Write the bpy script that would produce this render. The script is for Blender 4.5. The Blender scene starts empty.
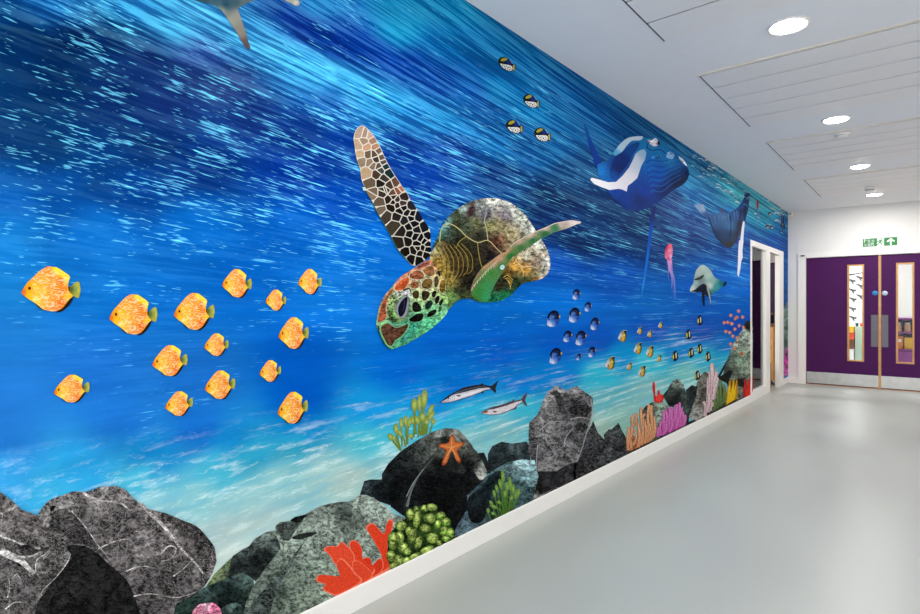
import bpy, bmesh, math, random
from mathutils import Vector, Matrix
from mathutils.geometry import delaunay_2d_cdt
random.seed(7)
S = bpy.context.scene
COL = S.collection
PI = math.pi

# ------------------------------------------------------------------ camera, world, lights, exposure
F, CX, CY = 570.0, 460.0, 306.5
YAW = math.radians(39.6)
SN, CS = math.sin(YAW), math.cos(YAW)
CAM = (1.856, 0.0, 1.265)
H = 2.85            # ceiling height
YE = 10.87          # end wall
W = 2.47            # corridor width
T_WALL = 0.05

cd = bpy.data.cameras.new('camera')
cam = bpy.data.objects.new('camera', cd)
COL.objects.link(cam)
cd.sensor_width = 36
cd.lens = 36 * F / 920
cd.clip_start = 0.02
cam.location = CAM
cam.rotation_euler = (PI / 2, 0, YAW)
S.camera = cam

world = bpy.data.worlds.new('world')
S.world = world
world.use_nodes = True
bgn = world.node_tree.nodes['Background']
bgn.inputs[0].default_value = (1.0, 0.99, 0.975, 1)
bgn.inputs[1].default_value = 3.3
S.view_settings.view_transform = 'Standard'
S.view_settings.look = 'None'
S.view_settings.exposure = 0.2
S.view_settings.gamma = 1
try:
    S.view_settings.use_curve_mapping = False
except Exception:
    pass
S.cycles.use_denoising = True
S.cycles.max_bounces = 8
LAMP_POWER = 19.0
ART_GAIN = 0.83     # printed ink reflectance scale

# ------------------------------------------------------------------ tracing helpers
def wall_pt(px, py):
    """pixel of the photograph -> (y, z) on the mural wall plane x = 0"""
    a = (px - CX) / F
    Z = CAM[0] / (SN - CS * a)
    return Z * (CS + SN * a), CAM[2] - (py - CY) / F * Z

def end_pt(px, py, ye=YE):
    a = (px - CX) / F
    t = ye / (CS + SN * a)
    return CAM[0] + t * (CS * a - SN), CAM[2] - (py - CY) / F * t

def lin(c):
    out = []
    for v in c[:3]:
        v = max(0.0, min(255.0, v)) / 255.0
        out.append(v / 12.92 if v <= 0.04045 else ((v + 0.055) / 1.055) ** 2.4)
    return tuple(out)

# ------------------------------------------------------------------ materials
class NT:
    def __init__(self, name):
        self.m = bpy.data.materials.new(name)
        self.m.use_nodes = True
        self.t = self.m.node_tree
        self.b = self.t.nodes['Principled BSDF']
    def n(self, typ, **kw):
        nd = self.t.nodes.new(typ)
        for k, v in kw.items():
            if k.startswith('i_'):
                nd.inputs[k[2:].replace('_', ' ')].default_value = v
            elif k.startswith('n_'):
                nd.inputs[int(k[2:])].default_value = v
            else:
                setattr(nd, k, v)
        return nd
    def l(self, a, b):
        self.t.links.new(a, b)
    def math(self, op, a, b=None, c=None):
        nd = self.t.nodes.new('ShaderNodeMath'); nd.operation = op
        for i, v in enumerate((a, b, c)):
            if v is None: continue
            if isinstance(v, (int, float)): nd.inputs[i].default_value = v
            else: self.l(v, nd.inputs[i])
        return nd.outputs[0]
    def mr(self, v, a, b, c=0.0, d=1.0):
        nd = self.t.nodes.new('ShaderNodeMapRange'); nd.clamp = True
        self.l(v, nd.inputs[0])
        for i, x in enumerate((a, b, c, d)): nd.inputs[i + 1].default_value = x
        return nd.outputs[0]
    def mix(self, f, a, b, blend='MIX'):
        nd = self.t.nodes.new('ShaderNodeMix'); nd.data_type = 'RGBA'; nd.blend_type = blend
        for s, v in ((nd.inputs[0], f), (nd.inputs[6], a), (nd.inputs[7], b)):
            if isinstance(v, (int, float)): s.default_value = v
            elif isinstance(v, tuple): s.default_value = v if len(v) == 4 else v + (1,)
            else: self.l(v, s)
        return nd.outputs[2]
    def scaled_uv(self, name, sx, sy, ox=0.0, oy=0.0):
        uv = self.n('ShaderNodeUVMap', uv_map=name)
        mp = self.n('ShaderNodeMapping')
        mp.inputs['Scale'].default_value = (sx, sy, 1)
        mp.inputs['Location'].default_value = (ox, oy, 0)
        self.l(uv.outputs[0], mp.inputs[0])
        return mp.outputs[0]
    def noise(self, vec, scale=1.0, detail=2.0, rough=0.5, dist=0.0, ntype=None):
        nd = self.n('ShaderNodeTexNoise', noise_dimensions='2D')
        nd.inputs['Scale'].default_value = scale
        nd.inputs['Detail'].default_value = detail
        nd.inputs['Roughness'].default_value = rough
        nd.inputs['Distortion'].default_value = dist
        if vec is not None: self.l(vec, nd.inputs[0])
        return nd.outputs[0]

def simple(name, rgb, rough=0.5, metal=0.0, spec=0.5, noise_amt=0.03, nscale=8.0, coat=0.0, srgb=True, bump=0.0):
    k = NT(name)
    c = lin(rgb) if srgb else rgb
    tc = k.n('ShaderNodeTexCoord')
    nz = k.n('ShaderNodeTexNoise'); nz.inputs['Scale'].default_value = nscale; nz.inputs['Detail'].default_value = 3
    k.l(tc.outputs['Object'], nz.inputs[0])
    f = k.mr(nz.outputs[0], 0.3, 0.7, 1 - noise_amt, 1 + noise_amt)
    v = k.n('ShaderNodeVectorMath', operation='SCALE'); v.inputs[0].default_value = c
    k.l(f, v.inputs['Scale']); k.l(v.outputs[0], k.b.inputs['Base Color'])
    k.b.inputs['Roughness'].default_value = rough
    k.b.inputs['Metallic'].default_value = metal
    k.b.inputs['Specular IOR Level'].default_value = spec
    k.b.inputs['Coat Weight'].default_value = coat
    if bump:
        bp = k.n('ShaderNodeBump'); bp.inputs['Strength'].default_value = bump; bp.inputs['Distance'].default_value = 0.002
        k.l(nz.outputs[0], bp.inputs['Height']); k.l(bp.outputs[0], k.b.inputs['Normal'])
    return k.m

def emit(name, rgb, strength):
    k = NT(name)
    k.b.inputs['Base Color'].default_value = (0.8, 0.8, 0.8, 1)
    k.b.inputs['Emission Color'].default_value = rgb + (1,)
    k.b.inputs['Emission Strength'].default_value = strength
    return k.m

INK_ROUGH = 0.5
def ink(name, build=None):
    """material of printed vinyl: ink colour comes from the Col attribute"""
    k = NT(name)
    at = k.n('ShaderNodeAttribute', attribute_name='Col')
    c = at.outputs['Color']
    if build: c = build(k, c)
    k.l(c, k.b.inputs['Base Color'])
    k.b.inputs['Roughness'].default_value = INK_ROUGH
    k.b.inputs['Specular IOR Level'].default_value = 0.012
    return k.m

def stone(k, c, s1, s2, lo, hi, veins, base_add=(0.03, 0.03, 0.03), facets=False):
    # stone: facets, coarse mottling, fine grain and pale mineral veins
    uv = k.scaled_uv('art', 1, 1)
    n1 = k.noise(uv, s1, 5, 0.62, 1.2)
    n2 = k.noise(k.scaled_uv('art', s2, s2 * 1.5, 3, 7), 1, 4, 0.75, 0.6)
    f = k.mr(n1, 0.40, 0.60, lo, hi)
    g = k.mr(n2, 0.41, 0.60, 0.35, 1.6)
    s = k.math('MULTIPLY', f, g)
    v = k.n('ShaderNodeVectorMath', operation='SCALE'); k.l(c, v.inputs[0]); k.l(s, v.inputs['Scale'])
    o = v.outputs[0]
    if facets:
        dn_ = k.n('ShaderNodeTexNoise', noise_dimensions='2D'); dn_.inputs['Scale'].default_value = 5.0; dn_.inputs['Detail'].default_value = 3
        k.l(uv, dn_.inputs[0])
        ad = k.n('ShaderNodeVectorMath', operation='MULTIPLY_ADD'); k.l(dn_.outputs['Color'], ad.inputs[0]); ad.inputs[1].default_value = (0.22, 0.22, 0); k.l(uv, ad.inputs[2])
        for sc, a_, b_ in ((4.2, 0.55, 1.4), (10.0, 0.7, 1.3)):
            vo = k.n('ShaderNodeTexVoronoi', voronoi_dimensions='2D', feature='F1'); vo.inputs['Scale'].default_value = sc
            k.l(ad.outputs[0], vo.inputs[0])
            q_ = k.n('ShaderNodeSeparateColor'); k.l(vo.outputs['Color'], q_.inputs[0])
            fv = k.n('ShaderNodeVectorMath', operation='SCALE'); k.l(o, fv.inputs[0]); k.l(k.mr(q_.outputs[0], 0, 1, a_, b_), fv.inputs['Scale']); o = fv.outputs[0]
    if facets:
        mp = k.n('ShaderNodeMapping'); mp.inputs['Scale'].default_value = (5.5, 24, 1); mp.inputs['Rotation'].default_value = (0, 0, -0.55)
        k.l(ad.outputs[0], mp.inputs[0])
        fo = k.noise(mp.outputs[0], 1, 4, 0.65, 0.3)
        fv = k.n('ShaderNodeVectorMath', operation='SCALE'); k.l(o, fv.inputs[0]); k.l(k.mr(fo, 0.40, 0.60, 0.5, 1.6), fv.inputs['Scale']); o = fv.outputs[0]
    v2 = k.n('ShaderNodeVectorMath', operation='MULTIPLY_ADD')
    k.l(c, v2.inputs[0]); v2.inputs[1].default_value = (1.9, 1.9, 1.9); v2.inputs[2].default_value = base_add
    for q, (sc, wd, am) in enumerate(veins):
        w = k.noise(k.scaled_uv('art', 1, 1, q * 3.3, q * 1.7), sc, 3, 0.55, 1.6)
        w2 = k.noise(k.scaled_uv('art', 1, 1, 5 + q, 9), sc * 0.8, 2, 0.5)
        vm = k.math('MULTIPLY', k.mr(k.math('ABSOLUTE', k.math('SUBTRACT', w, 0.5)), 0.0, wd, am, 0.0), k.mr(w2, 0.44, 0.54))
        o = k.mix(vm, o, v2.outputs[0])
    sp = k.noise(k.scaled_uv('art', 30, 44, 2, 2), 1, 3, 0.6, 0.8)
    o = k.mix(k.math('MULTIPLY', k.mr(sp, 0.53, 0.62), 0.55), o, v2.outputs[0])
    return o

def b_rock(k, c):
    return stone(k, c, 4.5, 16, 0.3, 1.5, ((2.6, 0.014, 1.0), (6.0, 0.018, 0.8), (12.0, 0.026, 0.6)), (0.09, 0.085, 0.085), True)

def b_darkrock(k, c):
    return stone(k, c, 5.0, 14, 0.4, 1.8, ((4.0, 0.014, 0.6), (9.0, 0.02, 0.4)), (0.010, 0.012, 0.012))

def b_mottle(k, c):
    return stone(k, c, 7.0, 20, 0.5, 1.4, (), (0.02, 0.02, 0.02))

def b_grain(k, c):
    n1 = k.noise(k.scaled_uv('art', 60, 60), 1, 3, 0.6)
    s = k.mr(n1, 0.3, 0.7, 0.78, 1.22)
    v = k.n('ShaderNodeVectorMath', operation='SCALE'); k.l(c, v.inputs[0]); k.l(s, v.inputs['Scale'])
    return v.outputs[0]

def b_fishscale(k, c):
    # broken pale squiggles over the orange flanks
    n1 = k.noise(k.scaled_uv('art', 16, 42), 1, 1.5, 0.5, 1.4)
    m = k.mr(n1, 0.52, 0.60, 0.0, 0.5)
    al = k.n('ShaderNodeAttribute', attribute_name='Amt')
    m2 = k.math('MULTIPLY', m, al.outputs['Fac'])
    return k.mix(m2, c, lin((255, 236, 190)))

def b_scute(k, c):
    # dark plates parted by cream lines
    uv = k.scaled_uv('art', 11.5, 9.5)
    vo = k.n('ShaderNodeTexVoronoi', voronoi_dimensions='2D', feature='DISTANCE_TO_EDGE'); vo.inputs['Scale'].default_value = 1.0
    vc = k.n('ShaderNodeTexVoronoi', voronoi_dimensions='2D', feature='F1'); vc.inputs['Scale'].default_value = 1.0
    k.l(uv, vo.inputs[0]); k.l(uv, vc.inputs[0])
    m = k.mr(vo.outputs[0], 0.05, 0.11, 1.0, 0.0)
    sp = k.n('ShaderNodeSeparateColor'); k.l(vc.outputs['Color'], sp.inputs[0])
    s = k.mr(sp.outputs[0], 0.0, 1.0, 0.35, 1.35)
    v = k.n('ShaderNodeVectorMath', operation='SCALE'); k.l(c, v.inputs[0]); k.l(s, v.inputs['Scale'])
    return k.mix(m, v.outputs[0], lin((226, 220, 206)))

def b_sea(k, c):
    zn = k.n('ShaderNodeAttribute', attribute_name='Zone')
    z = k.n('ShaderNodeSeparateColor'); k.l(zn.outputs['Color'], z.inputs[0])
    R, G, B = z.outputs[0], z.outputs[1], k.math('POWER', z.outputs[2], 1.5)
    # slow broad swell
    n0 = k.noise(k.scaled_uv('flow', 0.55, 6.0), 1, 4, 0.6, 0.0)
    s0 = k.mr(n0, 0.25, 0.75, 0.85, 1.15)
    v = k.n('ShaderNodeVectorMath', operation='SCALE'); k.l(c, v.inputs[0]); k.l(s0, v.inputs['Scale'])
    c = v.outputs[0]
    # fine combed surface lines
    na = k.noise(k.scaled_uv('flow', 1.5, 88.0, 3.1, 0), 1, 3, 0.6, 0.0)
    nb = k.noise(k.scaled_uv('flow', 0.8, 24.0, 1.7, 5), 1, 3, 0.6, 0.0)
    n1 = k.math('ADD', k.math('MULTIPLY', na, 0.55), k.math('MULTIPLY', nb, 0.45))
    up = k.math('MULTIPLY', k.mr(n1, 0.50, 0.56), G)
    dn = k.math('MULTIPLY', k.mr(n1, 0.50, 0.43), G)
    v1 = k.n('ShaderNodeVectorMath', operation='MULTIPLY_ADD'); k.l(c, v1.inputs[0]); v1.inputs[1].default_value = (1.5, 1.45, 1.25); v1.inputs[2].default_value = (0.03, 0.075, 0.075)
    v2 = k.n('ShaderNodeVectorMath', operation='MULTIPLY'); k.l(c, v2.inputs[0]); v2.inputs[1].default_value = (0.15, 0.30, 0.48)
    c = k.mix(k.math('MULTIPLY', up, 0.85), k.mix(k.math('MULTIPLY', dn, 0.9), c, v2.outputs[0]), v1.outputs[0])
    # short bright dashes of light, in loose clusters
    n3 = k.noise(k.scaled_uv('flow', 1.6, 11.0, 5.0, 2.0), 1, 3, 0.6)
    for sx, sy, oy, th in ((3.6, 135.0, 9.0, 0.66), (6.5, 180.0, 23.0, 0.66), (2.0, 95.0, 41.0, 0.69)):
        n2 = k.noise(k.scaled_uv('flow', sx, sy, oy, oy), 1, 1.5, 0.5, 0.0)
        nn = k.math('ADD', n2, k.math('MULTIPLY', k.math('SUBTRACT', n3, 0.5), 0.42))
        nn = k.math('ADD', nn, k.math('MULTIPLY', k.math('SUBTRACT', R, 1.0), 0.12))
        d = k.math('MULTIPLY', k.mr(nn, th, th + 0.06), k.mr(R, 0.02, 0.25))
        v3 = k.n('ShaderNodeVectorMath', operation='MULTIPLY_ADD'); k.l(c, v3.inputs[0]); v3.inputs[1].default_value = (0.6, 0.8, 0.6); v3.inputs[2].default_value = (0.10, 0.42, 0.60)
        c = k.mix(k.math('MULTIPLY', d, 0.85), c, v3.outputs[0])
    # caustic ripples over the sand
    n4 = k.noise(k.scaled_uv('flow', 2.4, 30.0, 1.0, 4.0), 1, 3.5, 0.62, 0.0)
    n5 = k.noise(k.scaled_uv('flow', 3.4, 40.0, 7.0, 2.0), 1, 2, 0.5, 0.0)
    up = k.math('MULTIPLY', k.mr(n4, 0.54, 0.74), B)
    dn = k.math('MULTIPLY', k.mr(n4, 0.50, 0.34), B)
    ln = k.math('MULTIPLY', k.math('MULTIPLY', k.mr(k.math('ABSOLUTE', k.math('SUBTRACT', n5, 0.5)), 0.0, 0.022, 1.0, 0.0), k.mr(n4, 0.42, 0.6)), B)
    c = k.mix(k.math('MULTIPLY', up, 0.5), c, lin((232, 248, 250)))
    c = k.mix(k.math('MULTIPLY', ln, 0.5), c, lin((240, 252, 252)))
    c = k.mix(k.math('MULTIPLY', dn, 0.22), c, lin((40, 165, 215)))
    return c

M = {}
M['flat'] = ink('printed_ink')
M['rock'] = ink('printed_stone', b_rock)
M['darkrock'] = ink('printed_dark_stone', b_darkrock)
M['mottle'] = ink('printed_mottle', b_mottle)
M['grain'] = ink('printed_grain', b_grain)
M['scale'] = ink('printed_fish_scales', b_fishscale)
M['scute'] = ink('printed_turtle_plates', b_scute)
M['sea'] = ink('printed_seawater', b_sea)

M['white_paint'] = simple('white_wall_paint', (238, 236, 233), 0.55, noise_amt=0.01)
M['ceiling_paint'] = simple('ceiling_paint', (246, 246, 247), 0.7, noise_amt=0.01)
M['gloss_white'] = simple('gloss_white_woodwork', (246, 243, 238), 0.3, noise_amt=0.008)
M['panel_white'] = simple('painted_metal_panel', (247, 244, 242), 0.45, noise_amt=0.01)
M['panel_gap'] = simple('panel_shadow_gap', (70, 70, 72), 0.6)
M['cream_trim'] = simple('cream_edge_trim', (222, 214, 200), 0.4)
M['purple'] = simple('purple_laminate', (70, 6, 80), 0.42, spec=0.22, noise_amt=0.04, nscale=3)
M['steel'] = simple('brushed_steel', (190, 190, 188), 0.3, metal=0.9, noise_amt=0.08, nscale=14)
M['plate'] = simple('dull_steel_plate', (112, 110, 118), 0.5, metal=0.35, noise_amt=0.05)
M['soot'] = simple('soft_black_card', (84, 82, 84), 0.7)
M['oak'] = simple('pale_oak_lipping', (205, 150, 90), 0.45, noise_amt=0.12, nscale=20)
M['orangewood'] = simple('orange_beech', (226, 170, 100), 0.45, noise_amt=0.1, nscale=12)
M['brownwood'] = simple('brown_wood', (120, 78, 50), 0.45, noise_amt=0.15, nscale=12)
M['navy'] = simple('dark_purple_board', (52, 26, 74), 0.5, noise_amt=0.1)
M['dark'] = simple('dark_plastic', (40, 38, 42), 0.5)
M['grey'] = simple('grey_plastic', (150, 152, 155), 0.4)
M['green'] = simple('sign_green', (0, 128, 50), 0.4, noise_amt=0.01)
M['signwhite'] = simple('sign_white', (245, 250, 246), 0.4, noise_amt=0.005)
M['blue_disc'] = simple('blue_sign_disc', (40, 140, 215), 0.35)
M['silver_disc'] = simple('silver_sign_disc', (200, 215, 235), 0.3)
M['lamp'] = emit('lamp_diffuser', (1.0, 0.98, 0.95), 45.0)
M['paper'] = simple('white_paper', (240, 240, 238), 0.6)
M['sage'] = simple('sage_cupboard_paint', (172, 196, 176), 0.5)
M['red'] = simple('coral_red_plastic', (232, 86, 60), 0.45)
M['yellow'] = simple('yellow_plastic', (240, 190, 60), 0.45)
M['orange'] = simple('orange_plastic', (238, 140, 70), 0.45)
M['lilac'] = simple('lilac_paint', (165, 90, 165), 0.5)
M['peach'] = simple('peach_fabric', (240, 190, 150), 0.6)
M['mid_grey'] = simple('greige_wall_paint', (190, 186, 184), 0.6)

def glass_mat():
    k = NT('clear_glass')
    tr = k.n('ShaderNodeBsdfTransparent'); tr.inputs[0].default_value = (0.93, 0.95, 0.95, 1)
    gl = k.n('ShaderNodeBsdfGlossy'); gl.inputs['Roughness'].default_value = 0.03
    fr = k.n('ShaderNodeFresnel'); fr.inputs[0].default_value = 1.22
    mx = k.n('ShaderNodeMixShader'); k.l(fr.outputs[0], mx.inputs[0]); k.l(tr.outputs[0], mx.inputs[1]); k.l(gl.outputs[0], mx.inputs[2])
    k.l(mx.outputs[0], k.t.nodes['Material Output'].inputs[0])
    return k.m
M['glass'] = glass_mat()

def floor_mat():
    k = NT('grey_vinyl_floor')
    tc = k.n('ShaderNodeTexCoord')
    n1 = k.n('ShaderNodeTexNoise'); n1.inputs['Scale'].default_value = 1.1; n1.inputs['Detail'].default_value = 4
    mp = k.n('ShaderNodeMapping'); mp.inputs['Scale'].default_value = (1.6, 0.7, 1); k.l(tc.outputs['Object'], mp.inputs[0]); k.l(mp.outputs[0], n1.inputs[0])
    n2 = k.n('ShaderNodeTexNoise'); n2.inputs['Scale'].default_value = 160; n2.inputs['Detail'].default_value = 2; k.l(tc.outputs['Object'], n2.inputs[0])
    s = k.math('MULTIPLY', k.mr(n1.outputs[0], 0.3, 0.7, 0.965, 1.035), k.mr(n2.outputs[0], 0.3, 0.7, 0.96, 1.04))
    v = k.n('ShaderNodeVectorMath', operation='SCALE'); v.inputs[0].default_value = lin((172, 175, 169)); k.l(s, v.inputs['Scale'])
    k.l(v.outputs[0], k.b.inputs['Base Color'])
    rn = k.mr(n1.outputs[0], 0.3, 0.7, 0.30, 0.42); k.l(rn, k.b.inputs['Roughness'])
    k.b.inputs['Specular IOR Level'].default_value = 0.45
    bp = k.n('ShaderNodeBump'); bp.inputs['Strength'].default_value = 0.06; bp.inputs['Distance'].default_value = 0.001
    k.l(n2.outputs[0], bp.inputs['Height']); k.l(bp.outputs[0], k.b.inputs['Normal'])
    return k.m
M['floor'] = floor_mat()

# ------------------------------------------------------------------ mesh helpers
def link(name, me, mats, parent=None):
    o = bpy.data.objects.new(name, me)
    COL.objects.link(o)
    for m in (mats if isinstance(mats, (list, tuple)) else [mats]):
        me.materials.append(M[m])
    if parent: o.parent = parent
    return o

class MB:
    def __init__(self): self.v = []; self.f = []; self.mi = []; self.sm = []
    def quad_box(self, x0, x1, y0, y1, z0, z1, mi=0):
        b = len(self.v)
        self.v += [(x, y, z) for z in (z0, z1) for y in (y0, y1) for x in (x0, x1)]
        for f in ((0, 2, 3, 1), (4, 5, 7, 6), (0, 1, 5, 4), (2, 6, 7, 3), (0, 4, 6, 2), (1, 3, 7, 5)):
            self.f.append([b + i for i in f]); self.mi.append(mi); self.sm.append(False)
        return self
    box = quad_box
    def lathe(self, prof, c=(0, 0, 0), n=32, axis='z', mi=0):
        b = len(self.v)
        for r, h in prof:
            for i in range(n):
                a = 2 * PI * i / n
                p = (r * math.cos(a), r * math.sin(a), h)
                if axis == 'y': p = (p[0], p[2], p[1])
                if axis == 'x': p = (p[2], p[0], p[1])
                self.v.append((c[0] + p[0], c[1] + p[1], c[2] + p[2]))
        for k in range(len(prof) - 1):
            for i in range(n):
                j = (i + 1) % n
                self.f.append([b + k * n + i, b + k * n + j, b + (k + 1) * n + j, b + (k + 1) * n + i]); self.mi.append(mi); self.sm.append(True)
        for k in (0, len(prof) - 1):
            if prof[k][0] > 1e-5:
                self.f.append([b + k * n + i for i in range(n)]); self.mi.append(mi); self.sm.append(False)
        return self
    def prism_y(self, pts, y0, y1, mi=0):      # outline in x,z extruded along y
        b = len(self.v); n = len(pts)
        self.v += [(x, y0, z) for x, z in pts] + [(x, y1, z) for x, z in pts]
        self.f.append(list(range(b, b + n))); self.f.append(list(range(b + 2 * n - 1, b + n - 1, -1)))
        for i in range(n):
            j = (i + 1) % n
            self.f.append([b + i, b + j, b + n + j, b + n + i])
        self.mi += [mi] * (n + 2); self.sm += [False] * (n + 2)
        return self
    def build(self, name, mats, parent=None, bevel=0.0, origin=None):
        me = bpy.data.meshes.new(name)
        o0 = origin or (0, 0, 0)
        me.from_pydata([(a - o0[0], b - o0[1], c - o0[2]) for a, b, c in self.v], [], self.f)
        for p, m, s in zip(me.polygons, self.mi, self.sm): p.material_index = m; p.use_smooth = s
        bm = bmesh.new(); bm.from_mesh(me); bmesh.ops.recalc_face_normals(bm, faces=bm.faces); bm.to_mesh(me); bm.free()
        o = link(name, me, mats, parent)
        o.location = o0
        if bevel:
            md = o.modifiers.new('bevel', 'BEVEL'); md.width = bevel; md.segments = 2; md.limit_method = 'ANGLE'
        return o

def struct(o): o['kind'] = 'structure'; return o
def tag(o, label, cat, group=None):
    o['label'] = label; o['category'] = cat
    if group: o['group'] = group
    return o
def empty(name, loc=(0, 0, 0), parent=None):
    o = bpy.data.objects.new(name, None); COL.objects.link(o); o.location = loc
    o.empty_display_size = 0.1
    if parent: o.parent = parent
    return o

# ------------------------------------------------------------------ the building shell
Y0 = -1.6                         # corridor goes on behind the camera
DY0, DY1 = wall_pt(750.2, 300)[0], wall_pt(783.0, 300)[0]     # side opening in the mural wall
DZ = 2.16
YB = 15.0
struct(MB().box(-4.2, W, Y0, YB, -0.1, 0).build('floor', 'floor'))
struct(MB().box(-4.2, W + 0.1, Y0, YB, H, H + 0.1).build('ceiling', 'ceiling_paint'))
wl = MB()
wl.box(-T_WALL, 0, Y0, DY0, 0, H).box(-T_WALL, 0, DY0, DY1, DZ, H).box(-T_WALL, 0, DY1, YE, 0, H)
struct(wl.build('wall_left', 'white_paint'))
struct(MB().box(W, W + 0.1, Y0, YE, 0, H).build('wall_right', 'white_paint'))
# end wall with the double-door opening
EX0 = end_pt(806, 300)[0]; EXM = end_pt(879.7, 300)[0]; EX1 = 2 * EXM - EX0
EZ = 2.068
we = MB()
we.box(-T_WALL, EX0 - 0.03, YE, YE + 0.15, 0, H).box(EX0 - 0.03, EX1 + 0.03, YE, YE + 0.15, EZ + 0.03, H).box(EX1 + 0.03, W, YE, YE + 0.15, 0, H)
struct(we.build('wall_end', 'white_paint'))
# skirting boards
def skirt(name, segs):
    mb = MB()
    for s in segs: mb.box(*s)
    return struct(mb.build(name, 'gloss_white', bevel=0.003))
skirt('baseboard_left', [(0, 0.014, Y0, DY0 + 0.02, 0, 0.098), (0, 0.014, DY1, YE - 0.0, 0, 0.098)])
skirt('baseboard_end', [(0.014, EX0 - 0.115, YE - 0.014, YE, 0, 0.10)])

# side screen: glazed sidelight and doorway frame cut through the mural wall
fr = MB()
MA, MBY = 9.22, 9.47
PR = 0.008
xa = -0.056
fr.box(xa, PR, DY0, DY0 + 0.07, 0.0, DZ)                       # left stile
fr.box(xa, PR, DY1 - 0.32, DY1, 0, DZ)                      # right stile
fr.box(xa, PR, MA, MBY, 0, DZ - 0.075)                       # mullion
fr.box(xa, PR, DY0 + 0.07, DY1 - 0.32, DZ - 0.075, DZ)       # head
fr.box(xa, PR, DY0 + 0.07, MA, 0.0, 0.13)                        # sill under the glass
win = struct(fr.build('window_1', 'gloss_white'))
g = MB().box(-0.036, -0.030, DY0 + 0.07, MA, 0.13, DZ - 0.075).build('glass_pane', 'glass', win)
MB().box(-0.05, -0.020, DY0 + 0.07, DY0 + 0.09, 0.13, DZ - 0.075).box(-0.05, -0.020, MA - 0.03, MA, 0.13, DZ - 0.075).build('glazing_bead', 'gloss_white', win)

# rooms beyond: side room and the classroom through the double doors
struct(MB().box(-4.2, -4.1, 6.0, YB, 0, H).build('wall_far_left', 'mid_grey'))
struct(MB().box(-4.2, 1.28, YB - 0.1, YB, 0, H).box(1.28, W, YB - 0.1, YB, 0, H, 1).build('wall_back', ['paper', 'mid_grey']))
struct(MB().box(-4.2, -T_WALL, 5.9, 6.0, 0, H).build('wall_side_room', 'mid_grey'))
struct(MB().box(-0.9, -0.8, 12.4, YB - 0.1, 0, H).build('wall_partition', 'mid_grey'))
struct(MB().box(-4.1, -T_WALL, 12.3, 12.4, 0, 2.12).box(-4.1, -T_WALL, 12.3, 12.4, 2.12, H, 1).build('wall_purple', ['navy', 'mid_grey']))
struct(MB().box(W, W + 0.1, YE, YB, 0, H).build('wall_class_right', 'paper'))

# double door
door = struct(empty('door_1', (EX0, YE, 0)))
def dpart(mb, name, mats, parent, bevel=0.0):
    o = mb.build(name, mats, None, bevel)
    o.parent = parent
    o.matrix_parent_inverse = Matrix.Translation(-Vector(root_loc(parent)))
    return o
def root_loc(p):
    v = Vector((0, 0, 0))
    while p is not None:
        v += p.location; v += p.matrix_parent_inverse.translation; p = p.parent
    return v
fm = MB()
fm.box(EX0 - 0.115, EX0, YE - 0.02, YE + 0.16, 0, EZ + 0.085)
fm.box(EX1, EX1 + 0.115, YE - 0.02, YE + 0.16, 0, EZ + 0.085)
fm.box(EX0, EX1, YE - 0.02, YE + 0.16, EZ + 0.006, EZ + 0.085)
dpart(fm, 'door_frame', 'gloss_white', door)
yl0, yl1 = YE + 0.015, YE + 0.06
def leaf(xa, xb, vx0, vx1, vz0, vz1, px0, px1, meet):
    z0 = 0.008
    lf = MB()
    lf.box(xa, vx0, yl0, yl1, z0, EZ); lf.box(vx1, xb, yl0, yl1, z0, EZ)
    lf.box(vx0, vx1, yl0, yl1, z0, vz0); lf.box(vx0, vx1, yl0, yl1, vz1, EZ)
    L = dpart(lf, 'door_leaf', 'purple', door)
    b = 0.022
    vf = MB()
    vf.box(vx0 - 0.002, vx0 + b, yl0 - 0.008, yl1 + 0.008, vz0, vz1).box(vx1 - b, vx1 + 0.002, yl0 - 0.008, yl1 + 0.008, vz0, vz1)
    vf.box(vx0 + b, vx1 - b, yl0 - 0.008, yl1 + 0.008, vz0, vz0 + b).box(vx0 + b, vx1 - b, yl0 - 0.008, yl1 + 0.008, vz1 - b, vz1)
    dpart(vf, 'vision_panel_frame', 'oak', L, 0.002)
    dpart(MB().box(vx0 + b, vx1 - b, (yl0 + yl1) / 2 - 0.003, (yl0 + yl1) / 2 + 0.003, vz0 + b, vz1 - b), 'vision_panel_glass', 'glass', L)
    dpart(MB().box(xa + 0.004, xb - 0.004, yl0 - 0.0025, yl0, z0 + 0.012, 0.205), 'kick_plate', 'steel', L)
    z_a, z_b = end_pt(880, 346.5)[1], end_pt(880, 314.5)[1]
    pp = dpart(MB().box(px0, px1, yl0 - 0.002, yl0, z_a, z_b), 'push_plate', 'plate', L, 0.0005)
    dpart(MB().box(meet[0], meet[1], yl0 - 0.004, yl1, z0, EZ), 'lipping', 'oak', L, 0.001)
    return L
vz1, vz0 = end_pt(855.5, 264)[1], end_pt(855.5, 361)[1]
vw = end_pt(863.9, 300)[0] - end_pt(847.3, 300)[0]
vx = end_pt(847.3, 300)[0]
leaf(EX0 + 0.003, EXM - 0.002, vx, vx + vw, vz0, vz1, end_pt(871, 300)[0], EXM - 0.022, (EXM - 0.018, EXM - 0.002))
vx2 = end_pt(896.1, 300)[0]
leaf(EXM + 0.002, EX1 - 0.003, vx2, vx2 + vw, vz0, vz1, EXM + 0.022, end_pt(888.2, 300)[0], (EXM + 0.002, EXM + 0.018))
dl = [c for c in door.children if c.name.startswith('door_leaf')]
for i, (px, mt) in enumerate(((875, 'blue_disc'), (884.8, 'silver_disc'))):
    x, z = end_pt(px, 292.7)
    o = dpart(MB().lathe([(0.0, 0), (0.037, 0), (0.037, -0.002), (0.0, -0.002)], (x, yl0 - 0.0005, z), 28, 'y'), 'safety_disc', mt, dl[i])
    o['label'] = ['blue round mandatory sign disc', 'pale silver round sign disc'][i]
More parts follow.
